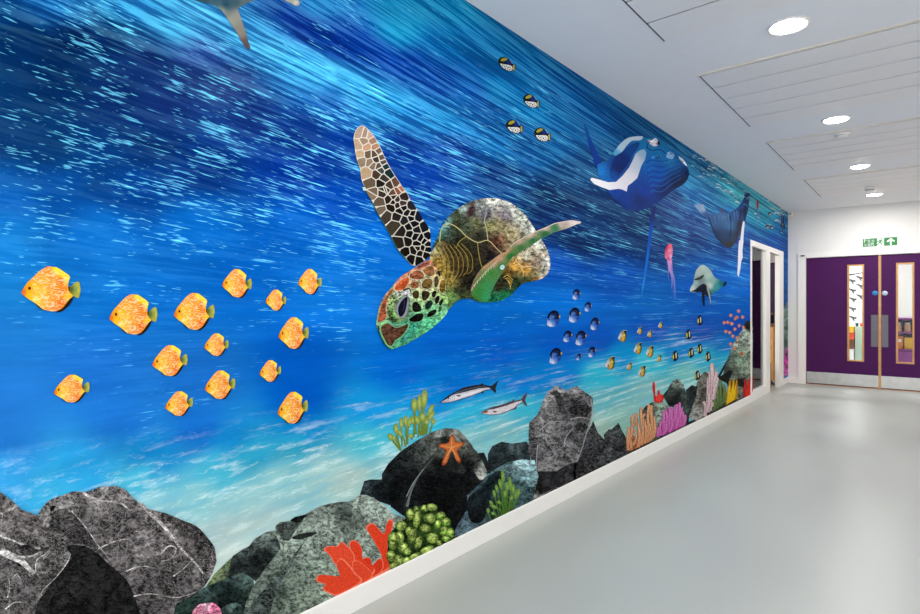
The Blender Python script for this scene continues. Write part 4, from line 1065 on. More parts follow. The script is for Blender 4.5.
# ------------------------------------------------------------------ dark blue tangs
t = lambda p: T(535,280,5.58,p)
a = Art(); FO = T(535,280,5.58,[(102,212)])[0]
a.blob(t([(66,235),(68,205),(78,182),(95,168),(115,168),(130,182),(134,205),(132,230),(120,248),(100,258),(78,256),(64,246)]), T(535,280,5.58,[(70,240,190,200,235),(85,250,215,225,245),(100,240,90,140,215),(75,210,90,130,200),(100,215,50,100,190),(120,235,30,70,160),(100,175,12,18,52),(125,195,12,18,50),(112,190,20,40,90)]), 'flat', 1.4, True)
a.stroke(t([(72,212),(78,190),(95,175),(118,178),(130,198),(118,212),(104,212)]), 2.0, 1.3, (10,14,40))
a.ell(*t([(98,202)])[0], 1.5, 1.1, (70,120,190), 0, 10)
a.poly(t([(131,194),(139,197),(137,208),(132,208)]), (200,170,70), 'flat', True, 2)
a.ell(*t([(76,218)])[0], .7, .8, (10,12,30), 0, 8)
tg = a.build('printed_blue_tang', mural, 12, 'blue tang at the upper left of its group, one of the two biggest', FO); tg['group'] = 'printed blue tangs'
for x, y, h_, lb in ((230,77,60,'topmost blue tang'),(295,146,54,'small blue tang below and right of the topmost'),(220,192,84,'large blue tang right of the upper left one'),(333,241,70,'blue tang on the right side of the group'),(181,311,64,'blue tang in the middle left of the group'),
        (255,320,82,'large blue tang in the middle of the group'),(114,420,88,'lowest and largest blue tang on the left'),(243,426,36,'tiniest blue tang'),(317,398,58,'blue tang at the lower right of the group')):
    p = t([(x, y)])[0]; copy_print(tg, p[0], p[1], h_ / 92 * zdepth(p[0]) / zdepth(FO[0]), lb)

# ------------------------------------------------------------------ yellow butterflyfish
t = lambda p: T(606,320,10.23,p)
a = Art(); FO = t([(168,162)])[0]
a.blob(t([(120,178),(135,145),(152,112),(180,102),(212,104),(202,125),(208,160),(200,195),(180,222),(150,212),(130,195)]), T(606,320,10.23,[(130,180,225,225,232),(145,150,200,205,215),(150,200,160,140,110),(170,130,150,150,110),(185,150,240,200,40),(175,190,235,185,40),(195,200,60,50,20),(200,120,30,34,30),(205,160,50,60,60)]), 'flat', .8, True, seg=3)
a.poly(t([(182,108),(200,112),(202,140),(208,165),(196,150),(188,128)]), (28,32,26), 'flat')
a.stroke(t([(168,104),(190,101),(214,104)]), .5, .3, (190,210,160))
a.ell(*t([(147,182)])[0], .7, .8, (90,50,20), 0, 8)
bf = a.build('printed_butterflyfish', mural, 12, 'large yellow fish at the upper left of the yellow shoal', FO); bf['group'] = 'printed yellow butterflyfish'
for x, y, h_, lb in ((342,106,76,'small yellow fish right of the large upper left one'),(445,138,72,'small yellow fish in the top middle'),(555,50,70,'yellow fish farthest to the upper right'),(325,288,118,'yellow fish in the centre of the shoal'),(447,320,118,'yellow fish right of the central one'),
        (42,438,130,'large yellow fish at the lower left, lowest on that side'),(234,470,78,'small yellow fish in the bottom row'),(366,522,112,'lowest yellow fish, close to the sand'),(540,390,74,'small yellow fish on the right, near the banded fish')):
    p = t([(x, y)])[0]; copy_print(bf, p[0], p[1], h_ / 120 * zdepth(p[0]) / zdepth(FO[0]), lb)

# ------------------------------------------------------------------ black banded angelfish and tiny pink fish
t = lambda p: T(665,310,10.22,p)
a = Art(); FO = t([(98,465)])[0]
a.poly(t([(70,470),(82,430),(88,410),(96,425),(105,405),(118,420),(130,455),(132,490),(118,505),(96,520),(78,500)]), (18,20,34), 'flat', True, 2)
a.poly(t([(72,470),(80,450),(88,450),(88,500),(78,495)]), (215,205,70)); a.poly(t([(102,440),(112,425),(118,450),(116,490),(106,488)]), (205,205,180))
an = a.build('printed_banded_angelfish', mural, 12, 'banded black and white angelfish lowest on the left', FO); an['group'] = 'printed banded angelfish'
for x, y, lb in ((350,100,'topmost banded angelfish'),(236,245,'banded angelfish second from the top'),(262,432,'banded angelfish in the lower middle'),(350,392,'banded angelfish right of centre'),(435,470,'banded angelfish at the lower right')):
    p = t([(x, y)])[0]; copy_print(an, p[0], p[1], zdepth(p[0]) / zdepth(FO[0]) * .98, lb)
copy_print(an, 696.8, 375, .95 * zdepth(697) / zdepth(FO[0]), 'banded angelfish just above the pale upright stone')
a = Art(); FO = t([(678,135)])[0]
a.ell(FO[0], FO[1], 1.6, 2.0, (225,190,190), 0, 10, (205,110,80)); a.ell(FO[0] - .4, FO[1] + .2, .4, .5, (110,50,30), 0, 6)
a.poly([(FO[0] + 1.3, FO[1] - .4), (FO[0] + 2.3, FO[1] - 1.2), (FO[0] + 2.3, FO[1] + 1)], (215,120,80))
pk = a.build('printed_small_pink_fish', mural, 12, 'tiny pink fish of the shoal above the far coral rock', FO); pk['group'] = 'printed tiny pink fish'
for x, y in ((748,5),(788,67),(667,50),(715,83),(600,125),(636,122),(754,156),(710,190),(617,215),(655,225),(688,262),(732,280),(797,172),(705,385),(665,342),(730,70)):
    p = t([(x, y)])[0]; copy_print(pk, p[0], p[1], zdepth(p[0]) / zdepth(FO[0]) * .92, 'tiny pink fish of the shoal above the far coral rock')

# ------------------------------------------------------------------ humpback whale
t = lambda p: T(575,115,6.14,p)
a = Art()
a.blob(T(575,115,6.14,[(52,50),(72,75),(95,140),(120,200),(150,260),(168,300),(135,330),(110,270),(85,190),(60,100)]), [(585,130,18,80,150),(590,150,12,55,140),(597,165,10,50,140)], 'flat', 3, False)
a.blob(t([(140,300),(180,290),(215,255),(240,215),(280,170),(340,130),(410,128),(450,140),(500,138),(520,160),(560,190),(610,220),(650,250),(680,300),(700,350),(690,390),(660,425),(600,460),(550,500),(500,540),(440,570),(380,585),(330,580),(290,565),(250,520),(200,460),(160,400),(140,350)]),
    [(600,172,20,120,200),(605,178,18,100,180),(615,165,12,60,130),(622,158,15,75,150),(630,170,12,70,150),(640,150,22,120,185),(650,145,30,130,190),(660,150,25,120,185),(670,160,30,125,190),(680,160,20,95,165),(686,172,10,50,105),(687,180,15,30,60),(676,182,20,28,70),(665,190,18,38,100),(655,178,15,80,180),(645,190,16,60,155),(640,200,16,44,112),(625,200,12,55,140),(615,192,8,60,150),(650,165,18,105,195),(660,170,14,85,180),(610,185,14,80,170),(590,172,30,130,200),(603,190,14,70,160),(618,205,6,40,110)], 'grain', 3, True)
for k in range(13):
    y = 262 + k * 17
    a.stroke(t([(432 + k * 3, y + 10), (470, y - 6), (530, y + 2), (590, y - 8 - k * 3), (640 + k, y - 20 - k * 5)]), .7, .4, (10,50,125) if k % 2 else (34,110,180))
a.blob(t([(230,238),(250,205),(285,165),(330,135),(400,127),(415,132),(400,152),(350,155),(320,180),(290,220),(262,245)]), [(630,140,190,215,230),(622,146,175,205,225),(615,154,80,160,205),(640,137,195,215,230)], 'flat', 2, True)
a.blob(t([(92,395),(100,382),(140,392),(200,410),(250,408),(290,370),(330,320),(355,270),(370,235),(400,212),(425,208),(436,230),(428,270),(405,310),(390,355),(380,385),(345,415),(322,432),(315,468),(290,455),(265,450),(210,458),(160,440),(115,420)]), [(600,182,240,240,245),(625,180,225,225,235),(635,160,200,210,225),(643,153,150,185,215),(620,186,232,230,238)], 'flat', 2, False)
a.blob(t([(240,260),(285,225),(340,180),(390,165),(385,200),(350,245),(335,280),(300,330),(262,375),(225,390),(210,350)]), [(622,158,8,40,110),(618,168,6,34,100),(630,150,16,70,145),(612,175,14,70,150)], 'flat', 3, True)
for p, c in (([(440,150),(470,152),(490,138),(505,150),(508,180),(490,190),(465,182)], (205,200,212)), ([(560,235),(580,222),(605,235),(605,262),(580,268),(560,255)], (120,165,205)), ([(635,250),(655,262),(675,285),(688,312),(670,300),(645,275)], (215,222,232)), ([(470,252),(530,248),(536,258),(480,266)], (50,120,185))):
    a.poly(t(p), c, 'mottle', True)
a.ell(*t([(512,170)])[0], 1.3, 2.2, (14,18,44), 0, 10)
a.stroke(t([(450,165),(440,195),(470,215),(520,210),(560,240)]), 1.2, .8, (10,50,120))
a.ell(*t([(684,360)])[0], 2.0, 4.0, (8,30,80), 0, 10)
T2 = lambda p: T(570,110,3.23,p)
a.blob(T2([(262,318),(278,304),(273,340),(265,400),(255,460),(245,530),(235,580),(229,602),(233,560),(244,480),(251,420),(257,360)]), [(653,210,30,38,110),(650,235,14,80,180),(645,265,20,110,210),(641,290,40,140,225)], 'flat', 2, False)
a.build('printed_humpback_whale', mural, 10, 'blue humpback whale with white flippers near the ceiling')

# second whale, upside-down tail and long white flipper
t = lambda p: T(685,170,7.67,p)
a = Art()
a.blob(t([(65,265),(100,258),(140,260),(150,290),(165,320),(200,335),(250,340),(272,290),(285,300),(300,325),(350,320),(395,290),(430,250),(450,210),(455,175),(470,180),(480,168),(497,178),(492,230),(485,290),(470,350),(458,395),(445,370),(440,410),(425,470),(400,530),(370,575),(335,598),(290,575),(240,520),(205,460),(180,390),(150,350),(110,320)]),
    [(695,206,130,160,200),(703,208,150,175,205),(705,215,50,90,150),(715,220,50,95,155),(722,215,70,115,170),(730,225,60,120,175),(728,235,35,65,105),(735,215,40,85,150),(742,205,30,70,140),(747,195,20,45,95),(746,210,30,35,75),(740,225,45,50,75),(738,235,50,52,62),(728,245,55,55,60),(715,235,25,55,105),(720,240,40,60,90)], 'flat', 2, False)
a.stroke(t([(468,182),(462,250),(455,330),(450,390)]), 1.0, .7, (16,26,70))
for q_ in ([(255,345),(262,400),(275,450)],[(290,350),(285,420),(300,470)],[(330,340),(330,400),(320,460)],[(375,320),(378,380),(365,440)],[(395,310),(400,370),(392,430)],[(225,350),(235,410),(255,470)],[(310,350),(308,420),(312,500)]):
    a.stroke(t(q_), .9, .3, (92,140,180), (40,66,100), 'grain')
for q_ in ([(180,360),(205,430),(240,500),(290,560)],[(425,300),(415,400),(390,500)],[(345,345),(350,430),(340,520)]):
    a.stroke(t(q_), 1.2, .5, (18,34,66), (24,36,60), 'grain')
a.poly(t([(268,292),(280,290),(290,325),(275,325)]), (90,70,90), 'flat')
a.poly(t([(442,395),(455,400),(450,470),(443,560),(436,640),(430,690),(414,720),(416,640),(420,560),(428,480)]), (232,232,242), 'flat', True)
a.poly(T(680,240,8.77,[(515,0),(555,0),(545,80),(548,150),(535,180),(525,260),(512,318),(500,300),(505,200),(508,100)]), (232,232,242), 'flat')
a.build('printed_diving_whale', mural, 11, 'dark diving whale with a long white flipper beside the side window')

# dolphin
t = lambda p: T(680,240,8.77,p)
a = Art()
a.poly(t([(345,360),(375,365),(405,362),(405,385),(380,402),(350,395)]), (14,34,60), 'flat', True)
a.blob(t([(85,445),(92,410),(115,370),(125,310),(140,260),(170,225),(200,215),(240,235),(270,270),(300,320),(345,345),(380,370),(370,400),(340,430),(290,465),(262,480),(240,490),(225,480),(195,450),(150,455),(110,455)]),
    [(692,288,190,210,205),(695,282,150,175,175),(698,272,165,185,180),(703,266,180,198,192),(708,275,175,198,190),(700,279,110,130,130),(712,280,140,180,170),(716,286,60,150,155),(722,283,20,110,120),(715,292,40,130,150),(710,285,190,205,200),(700,291,30,45,60),(706,293,24,34,50)], 'flat', 1.3, True)
a.poly(t([(125,340),(170,320),(205,300),(205,315),(180,338),(135,350)]), (34,44,44), 'flat', True)
a.poly(t([(95,450),(130,430),(165,400),(200,380),(225,390),(240,430),(250,490),(225,482),(190,452)]), (22,26,48), 'flat', True)
a.poly(t([(190,440),(212,450),(214,565),(203,570),(194,520)]), (14,20,34), 'flat', True)
a.poly(t([(235,390),(250,420),(265,500),(270,555),(262,540),(248,480),(232,420)]), (150,160,150), 'flat', True)
a.stroke(t([(270,262),(280,245),(284,265)]), .5, .4, (120,160,190))
a.build('printed_dolphin', mural, 12, 'grey-green dolphin swimming towards the viewer by the side window')

# pink jellyfish
t = lambda p: T(650,235,8.73,p)
a = Art()
for s, w in (([(160,210),(165,280),(185,340),(190,400),(185,465)], 2.6), ([(175,210),(175,290),(200,350),(210,410),(215,500),(212,560)], 2.0), ([(150,210),(158,300),(155,350),(165,400)], .8), ([(185,215),(190,300),(205,370),(205,430)], 1.0), ([(165,300),(195,380),(200,520)], .8)):
    a.stroke(t(s), w, w * .4, (212,150,205), (70,120,210))
a.blob(t([(126,180),(128,135),(144,95),(165,72),(186,80),(194,112),(195,150),(188,188),(180,215),(168,222),(152,216),(136,202)]), [(668,246,205,50,80),(665,253,210,90,125),(669,250,230,150,180),(666,249,190,60,95),(671,256,228,170,205),(664,258,225,165,205),(668,258,200,60,100),(671,252,215,110,150),(669,246,235,120,140),(666,260,225,150,190),(670,257,215,150,200)], 'flat', 1.2, True)
a.build('printed_jellyfish', mural, 12, 'pink jellyfish trailing thin tentacles')

# turtle-like shape cut off by the top of the picture
t = lambda p: T(180,0,7.077,p)
a = Art()
a.blob(t([(60,-60),(100,0),(180,18),(250,40),(290,70),(320,110),(360,170),(395,220),(425,280),(455,325),(488,352),(496,335),(480,290),(465,230),(440,160),(420,100),(405,60),(450,30),(520,0),(600,-40),(400,-120)]),
    [(200,0,50,80,95),(215,2,60,95,110),(225,5,35,75,95),(235,2,60,90,100),(245,0,90,110,115),(222,10,140,145,135),(232,20,150,150,135),(240,32,135,130,120),(238,15,150,148,138),(246,44,95,80,85),(248,48,85,72,78)], 'flat', 3, False)
a.poly(t([(740,-20),(750,8),(780,18),(800,32),(825,40),(845,25),(838,5),(820,-20)]), (170,170,155), 'flat', True)
a.ell(*t([(815,15)])[0], 3, 3, (205,205,190), 0, 10, (170,170,155))
a.build('printed_shark', mural, 10, 'grey sea creature with a pale fin, cut off by the top of the picture')

# distant details near the corner
t = lambda p: T(685,170,7.67,p)
a = Art()
a.poly(t([(548,235),(556,228),(563,240),(562,285),(556,300),(548,285)]), (170,40,60), 'flat', True)
a.stroke(t([(558,300),(562,340),(572,400)]), 1.4, .8, (110,140,190))
a.build('printed_distant_jellyfish', mural, 12, 'thin red and white jellyfish high near the corner')
for x, y, lb in ((648,332,'tiny dark-backed fish above a pair near the corner'), (630,432,'left of two tiny brown fish near the corner'), (662,436,'right of two tiny brown fish near the corner')):
    a = Art(); p = t([(x, y)])[0]; a.ell(p[0], p[1], 1.7, 2.0, (70,46,60), 0, 10); a.ell(p[0] + .3, p[1] + .7, 1.0, .9, (200,190,190), 0, 8)
    a.build('printed_distant_fish', mural, 12, lb)
a = Art()
a.poly(t([(735,390),(745,350),(755,352),(756,400),(765,420),(758,470),(752,482),(745,440),(732,425)]), (18,22,50), 'flat', True)
a.ell(*t([(747,415)])[0], .8, 1.2, (150,140,150), 0, 8)
a.stroke(t([(748,352),(742,395),(750,430),(754,475)]), .8, .5, (90,110,140))
a.build('printed_diver', mural, 12, 'small dark diver shape upright in the corner')
# ripples of the water surface under the ceiling
a = Art()
random.seed(4)
for i in range(110):
    x = random.uniform(690, 785); y0 = (x - 466) * .6575
    y = y0 + 2 + random.random() ** 1.5 * 26
    l = random.uniform(2, 8)
    c = random.choice([(120,190,215),(150,200,215),(190,220,225),(70,150,185),(130,150,170),(235,240,240)])
    a.stroke([(x, y), (x + l * .5, y + l * .05), (x + l, y + l * .5)], random.uniform(.4, 1.4), .2, c)
rp_ = a.build('printed_surface_ripples', mural, 5, 'pale ripples of the water surface below the ceiling near the corner')
rp_['kind'] = 'stuff'

# ------------------------------------------------------------------ the sea turtle
turt = empty('printed_sea_turtle', (0, 0, 0), mural); turt['label'] = 'large green sea turtle gliding in the middle of the mural'
t8 = lambda p: T(350,110,2.456,p)
a = Art()
SH = t8([(203,345),(212,315),(222,290),(240,262),(265,240),(300,222),(350,215),(395,228),(430,258),(458,300),(482,340),(491,372),(486,398),(470,413),(440,421),(420,427),(392,455),(362,469),(320,471),(298,462),(270,440),(240,400)])
a.blob(SH, [(438,240,40,52,34),(440,255,70,60,30),(436,235,90,150,150),(445,222,120,170,165),(455,212,60,70,50),(463,208,150,175,165),(470,210,54,28,34),(480,208,170,180,175),(492,200,205,208,198),(510,205,200,205,195),(520,215,195,200,186),(530,225,190,195,185),(538,240,200,205,195),(547,262,205,205,195),(545,275,185,180,165),(535,282,150,110,60),
    (455,225,46,52,30),(465,225,70,80,60),(475,222,90,95,60),(485,215,95,90,110),(490,225,150,150,95),(500,225,150,140,100),(505,215,135,125,135),(510,235,170,160,120),(500,240,120,85,60),(515,250,185,165,130),(525,255,190,185,165),(535,262,160,140,120),(525,268,190,140,60),(515,265,200,150,70),
    (460,240,30,32,22),(470,245,44,42,26),(480,235,34,34,26),(478,248,36,26,26),(485,245,40,40,26),(494,243,80,45,36),(485,260,30,28,20),(470,262,42,36,18),(455,258,80,66,30),(475,272,22,22,16),(460,275,38,34,20),(490,258,24,20,24),
    (505,278,24,34,22),(515,282,28,46,30),(525,283,44,60,34),(515,292,20,60,36),(505,296,20,110,70),(495,300,30,120,80),(530,286,30,90,50),(500,285,40,36,20),(508,272,110,80,30)], 'mottle', 2.4, True)
LC = (206,196,130)
for s, w, c in (([(443,224.5),(450,223.5),(459,229),(466,236),(477,242),(487.5,240),(497,249),(505,256)], 1.0, (196,186,130)), ([(487.5,240),(486,229),(484,220),(486,212)], .8, (190,190,150)), ([(477,242),(478,252),(480,262),(482,268)], .9, (150,140,70)), ([(466,236),(459,241),(456,247)], .9, (150,140,60)), ([(443,224.5),(440,232),(439,244)], 1.0, (180,190,130)),
                ([(515,260),(522,266),(530,266),(538,268)], .7, (230,210,180)), ([(522,266),(523,276)], .7, (210,190,120)), ([(505,256),(499,262)],.9,(190,150,120))):
    a.stroke(s, w, w * .8, c)
for k in range(5):
    a.stroke(T(465,240,9.16,[(345 + k * 14, 340 + k * 15 - 6 * k), (385 + k * 6, 320 + k * 26), (435 - k * 6, 365 + k * 20)]), .6, .5, (214,172,74))
sh_ = a.build('shell', turt, 15, 'mottled brown and cream domed shell')
# neck
a = Art()
NK = t8([(196,352),(204,340),(215,325),(228,318),(248,330),(268,345),(290,360),(300,380),(306,410),(300,445),(296,462),(275,462),(258,470),(240,490),(218,520),(200,525),(190,420)])
a.blob(NK, [(432,250,180,170,120),(438,262,140,112,50),(445,268,160,135,60),(450,280,150,130,60),(455,265,60,48,24),(462,275,34,28,16),(452,248,70,60,30),(462,290,40,40,24),(468,282,20,18,14),(445,295,120,150,80),(440,310,90,170,120),(450,300,90,130,70),(460,296,70,90,50),(440,245,110,98,60)], 'mottle', 2, False)
for k in range(15):
    x0 = 436 + k * 1.9; y0 = 247 - k * .3
    a.stroke([(x0, y0), (x0 + 5 + k * .4, y0 + 12), (x0 + 5 + k * .45, y0 + 26), (x0 + 2 + k * .3, y0 + 38 - k * .6)], .55, .4, (168,142,72) if k % 2 else (40,30,16))
a.build('neck', turt, 16, 'wrinkled golden brown neck')
# raised front flipper
a = Art()
FL = T(340,115,7.667,[(105,215),(100,170),(115,120),(145,85),(175,82),(215,115),(260,170),(300,240),(330,310),(365,380),(400,440),(440,500),(480,560),(512,600)]) + T(340,185,7.667,[(520,90),(545,120),(590,185),(635,265),(675,320),(690,370),(690,440),(695,490),(680,545),(600,604),(550,613),(500,560),(440,495),(390,400),(340,310),(290,225),(240,125),(190,40),(165,15)]) + T(340,115,7.667,[(182,545),(160,490),(150,410),(120,320)])
FC = [(358,130,214,182,160),(356,150,222,190,150),(360,165,212,184,150),(363,180,190,160,120),(366,190,170,140,110),(375,205,130,112,92),(380,215,96,84,70),(390,230,70,60,46),(395,240,44,38,28),(405,255,30,26,20),(412,262,24,24,18),
      (366,135,180,150,130),(372,145,190,140,110),(378,160,100,80,70),(386,170,24,70,80),(392,180,70,60,50),(397,188,180,110,80),(400,200,60,44,44),(392,205,30,24,22),(385,195,50,40,34),(405,212,26,24,30),(412,215,20,24,40),(415,230,20,22,26),(428,235,14,16,22),(420,245,22,20,18),(425,255,24,22,16),(375,175,120,90,70),(380,185,50,44,40)]
a.blob(FL, FC, 'flat', 2.2, True)
# plate pattern drawn cell by cell (seeded points, shrunk voronoi cells)
def voronoi_cells(outline, pts, ctrl, line, shrink, art, mat='grain', dark=(0.6, 1.15)):
    def inside(p):
        c = False; n = len(outline)
        for i in range(n):
            a1 = outline[i]; b1 = outline[(i + 1) % n]
            if (a1[1] > p[1]) != (b1[1] > p[1]) and p[0] < (b1[0] - a1[0]) * (p[1] - a1[1]) / (b1[1] - a1[1]) + a1[0]: c = not c
        return c
    art.poly(outline, line, 'flat')
    for i, p in enumerate(pts):
        cell = [(p[0] + 14 * math.cos(a_), p[1] + 14 * math.sin(a_)) for a_ in [k * PI / 10 for k in range(20)]]
        for j, q in enumerate(pts):
            if i == j: continue
            dx, dy = q[0] - p[0], q[1] - p[1]; d = math.hypot(dx, dy)
            if d > 28 or d < 1e-6: continue
            lim = d / 2 - shrink
            out = []
            for k in range(len(cell)):
                A, B = cell[k], cell[(k + 1) % len(cell)]
                da = ((A[0] - p[0]) * dx + (A[1] - p[1]) * dy) / d - lim; db = ((B[0] - p[0]) * dx + (B[1] - p[1]) * dy) / d - lim
                if da <= 0: out.append(A)
                if da * db < 0:
                    s_ = da / (da - db); out.append((A[0] + (B[0] - A[0]) * s_, A[1] + (B[1] - A[1]) * s_))
            cell = out
            if len(cell) < 3: break
        if len(cell) < 3: continue
        # pull corners that leave the outline back towards the seed point
        res = []
        for k in range(len(cell)):
            A, B = cell[k], cell[(k + 1) % len(cell)]
            for s_ in (0, .33, .66): res.append((A[0] + (B[0] - A[0]) * s_, A[1] + (B[1] - A[1]) * s_))
        fin = []
        for q in res:
            if not inside(q):
                lo, hi = 0.0, 1.0
                for _ in range(9):
                    m_ = (lo + hi) / 2
                    if inside((p[0] + (q[0] - p[0]) * m_, p[1] + (q[1] - p[1]) * m_)): lo = m_
                    else: hi = m_
                lo *= .96; q = (p[0] + (q[0] - p[0]) * lo, p[1] + (q[1] - p[1]) * lo)
            fin.append(q)
        c = idw(ctrl, p[0], p[1]); f_ = random.uniform(*dark)
        art.poly(fin, tuple(v * f_ for v in c), mat)
random.seed(11)
FLs = catmull(FL, 2)
fp = []
for p in T(340,115,7.667,[(150,130),(185,140),(225,150),(180,205),(140,230),(150,300),(160,350),(250,195),(270,240),(200,240),(215,300),(290,270),(255,300),(230,360),(320,325),(270,340),(200,440),(250,380),(290,390),(330,360),(345,390),(280,450),(305,420),(370,440),(230,520),(330,485),(310,520),(370,545),(430,520),(460,560),(250,590),(320,590),(345,570)]): fp.append(p[:2])
for p in T(340,185,7.667,[(240,70),(300,130),(350,230),(310,190),(325,40),(355,30),(400,60),(440,40),(480,90),(375,110),(405,90),(430,110),(400,130),(390,165),(435,150),(470,140),(540,160),(455,195),(480,175),(510,210),(435,240),(490,265),(540,245),(545,225),(590,240),(420,310),(470,350),(525,320),(560,300),(580,340),(640,320),(530,370),(575,390),(610,410),(640,430),(660,450),(510,430),(460,440),(630,480),(590,450),(560,500),(500,510),(610,520),(660,490),(540,560),(600,570),(650,530),(590,480),(670,390)]): fp.append(p[:2])
voronoi_cells(FLs, fp, FC, (226,220,206), .5, a)
a.stroke([FLs[i_] for i_ in range(0, 30)], .5, .4, (226,218,206), smooth=False)
a.ell(363.5, 188.5, 1.6, 2.0, (180,225,225), 0, 10)
a.stroke(T(340,185,7.667,[(190,40),(240,125),(290,225),(340,310),(390,400),(440,495),(500,560)]), .5, .6, (60,110,80))
a.build('raised_flipper', turt, 15, 'long raised flipper patterned with cream-edged plates')
# head
t = lambda p: T(365,260,6.825,p)
a = Art()
HD = t([(440,-5),(380,20),(320,60),(240,110),(180,180),(130,240),(95,310),(80,380),(75,440),(95,500),(130,570),(165,605),(200,598),(270,575),(340,535),(430,480),(500,420),(560,350),(560,270),(550,190),(520,110),(480,50)])
a.blob(HD, [(372,320,170,190,120),(380,340,60,110,90),(390,347,90,170,120),(400,330,50,150,130),(410,325,60,160,130),(425,335,80,160,110),(430,325,90,190,140),(440,310,110,180,130),(445,295,150,180,110),(445,280,190,175,110),(430,262,190,120,90),(400,275,200,130,100),(380,300,190,140,110),(415,300,170,200,140),(425,285,205,205,160)], 'mottle', 2.2, True)
ORG, BRN, DRK = (168,82,52), (120,84,48), (26,22,12)
plates = [([(330,55),(430,2),(438,25),(385,48),(345,62)], (150,80,68)), ([(395,58),(440,34),(465,52),(470,90),(445,108),(412,98),(392,72)], (132,88,52)), ([(300,100),(325,75),(370,70),(400,105),(372,130),(325,125),(303,118)], (158,92,62)),
    ([(198,182),(225,150),(268,118),(290,112),(295,145),(275,182),(250,200),(208,205)], (190,84,44)), ([(310,150),(345,142),(362,158),(358,185),(322,190),(305,172)], (140,84,50)), ([(385,150),(410,125),(450,128),(455,160),(440,190),(400,192),(382,175)], (112,86,44)),
    ([(472,115),(490,105),(500,140),(488,180),(470,180),(468,145)], (70,54,36)), ([(486,78),(500,70),(512,100),(505,112),(490,92)], (60,44,30)), ([(515,140),(535,130),(545,180),(530,225),(505,205),(505,170)], (120,90,34)),
    ([(325,212),(360,208),(362,250),(345,262),(322,248)], (60,42,22)), ([(385,210),(430,212),(436,240),(405,275),(385,262)], (44,34,18)), ([(455,215),(478,205),(482,225),(465,255),(450,240)], (18,16,10)), ([(475,255),(498,238),(505,262),(485,298),(472,285)], (16,14,10)), ([(508,275),(525,258),(528,280),(512,310),(500,300)], (40,44,26)),
    ([(322,290),(350,282),(378,318),(375,345),(335,352),(318,330)], (18,14,8)), ([(405,300),(440,270),(458,290),(440,325),(412,335)], (14,40,36)), ([(300,395),(345,365),(390,362),(392,390),(370,415),(320,420),(297,410)], (14,10,6)), ([(418,372),(440,345),(480,335),(478,360),(450,380),(422,388)], (14,12,8)), ([(500,320),(520,315),(515,340),(498,355)], (60,80,50)),
    ([(85,400),(100,330),(130,262),(170,200),(185,190),(182,215),(160,240),(140,290),(135,340),(140,385),(120,410),(88,420)], (158,78,52)), ([(108,450),(150,428),(200,445),(260,440),(290,430),(280,470),(240,520),(200,545),(180,580),(150,575),(120,520),(105,480)], (84,54,38)), ([(80,445),(92,450),(95,478),(82,470)], (40,40,30))]
for p, c in plates:
    q = t(p); cx = sum(v[0] for v in q) / len(q); cy = sum(v[1] for v in q) / len(q)
    a.poly([(cx + (v[0] - cx) * 1.14, cy + (v[1] - cy) * 1.14) for v in q], (214,205,170) if cy < 300 else (120,190,130), 'flat', False)
for p, c in plates: a.poly(t(p), c, 'mottle', True, 2)
a.blob(t([(155,290),(165,240),(200,215),(250,205),(295,195),(305,230),(310,300),(300,370),(270,410),(220,430),(180,415),(155,380),(145,330)]), [(390,300,150,180,120),(400,290,205,210,195),(395,310,140,180,110),(405,315,120,160,120),(388,315,60,80,40),(392,322,70,110,60),(400,322,90,130,80),(407,295,190,190,200)], 'mottle', 1.6, True)
for x, y in ((170,260),(185,240),(205,228),(160,300),(175,290),(150,325),(165,345),(190,258),(160,375),(175,400),(200,415),(225,215),(235,235)):
    p = t([(x, y)])[0]; a.ell(p[0], p[1], .8, .9, (24,26,18), 0, 8)
a.poly(t([(205,360),(190,320),(205,275),(240,245),(280,235),(300,265),(302,320),(290,370),(260,400),(225,405)]), (120,140,100), 'mottle', True)
a.poly(t([(218,370),(208,325),(222,285),(250,255),(285,248),(292,300),(280,360),(250,390)]), (140,150,168), 'flat', True)
a.poly(t([(228,378),(220,330),(235,290),(262,258),(285,250),(280,300),(268,350),(248,380)]), (16,16,32), 'flat', True)
a.stroke(t([(262,270),(262,310),(250,350)]), 1.0, .5, (52,52,80))
a.stroke(t([(255,205),(295,192),(308,215)]), 1.8, .9, (40,34,26))
a.stroke(t([(150,415),(200,455),(260,440),(300,412)]), .9, .7, (120,190,150))
a.stroke(t([(240,560),(310,520),(390,465),(440,410)]), 1.0, .6, (60,140,100))
a.stroke(t([(80,440),(95,500),(130,570),(165,603)]), .8, .8, (40,70,50))
a.build('head', turt, 17, 'plated head with a dark half-closed eye and green jaw')
# near flipper
a = Art()
NF = T(490,190,9.16,[(830,288),(822,302),(790,310),(700,348),(580,385),(460,445),(380,500),(280,560),(200,613)]) + T(465,240,9.16,[(370,230),(340,290),(300,350),(255,430),(225,500),(200,562),(110,550),(60,512),(45,450),(70,370),(110,300),(160,240),(240,180),(330,115)]) + T(490,190,9.16,[(140,565),(180,510),(240,460),(320,420),(410,375),(500,338),(590,298),(680,283),(740,272),(790,278)])
a.blob(NF, [(575,221,225,210,205),(560,224,190,170,160),(555,227,60,120,80),(545,228,205,180,165),(545,233,40,100,55),(530,235,210,175,155),(532,240,50,110,60),(518,241,200,160,140),(520,247,60,115,60),(505,250,205,150,120),(510,256,40,110,45),(498,257,200,150,120),(495,262,180,140,110),(500,266,50,120,60),(485,265,180,140,100),(490,272,60,130,60),(475,275,150,120,90),(480,280,60,120,60),(471,285,130,110,80),(478,290,50,130,60),(485,285,60,140,80),(485,297,50,150,90),(475,298,60,120,50),(490,290,60,140,90)], 'grain', 1.4, False)
for k in range(9):
    x0 = 471 + k * 2.7; y0 = 288 - k * 3.5 + (k * k) * .08
    a.stroke([(x0, y0 + 2), (x0 + 1.4, y0 - 2), (x0 + 4, y0 - 5)], .5, .4, (220,200,180))
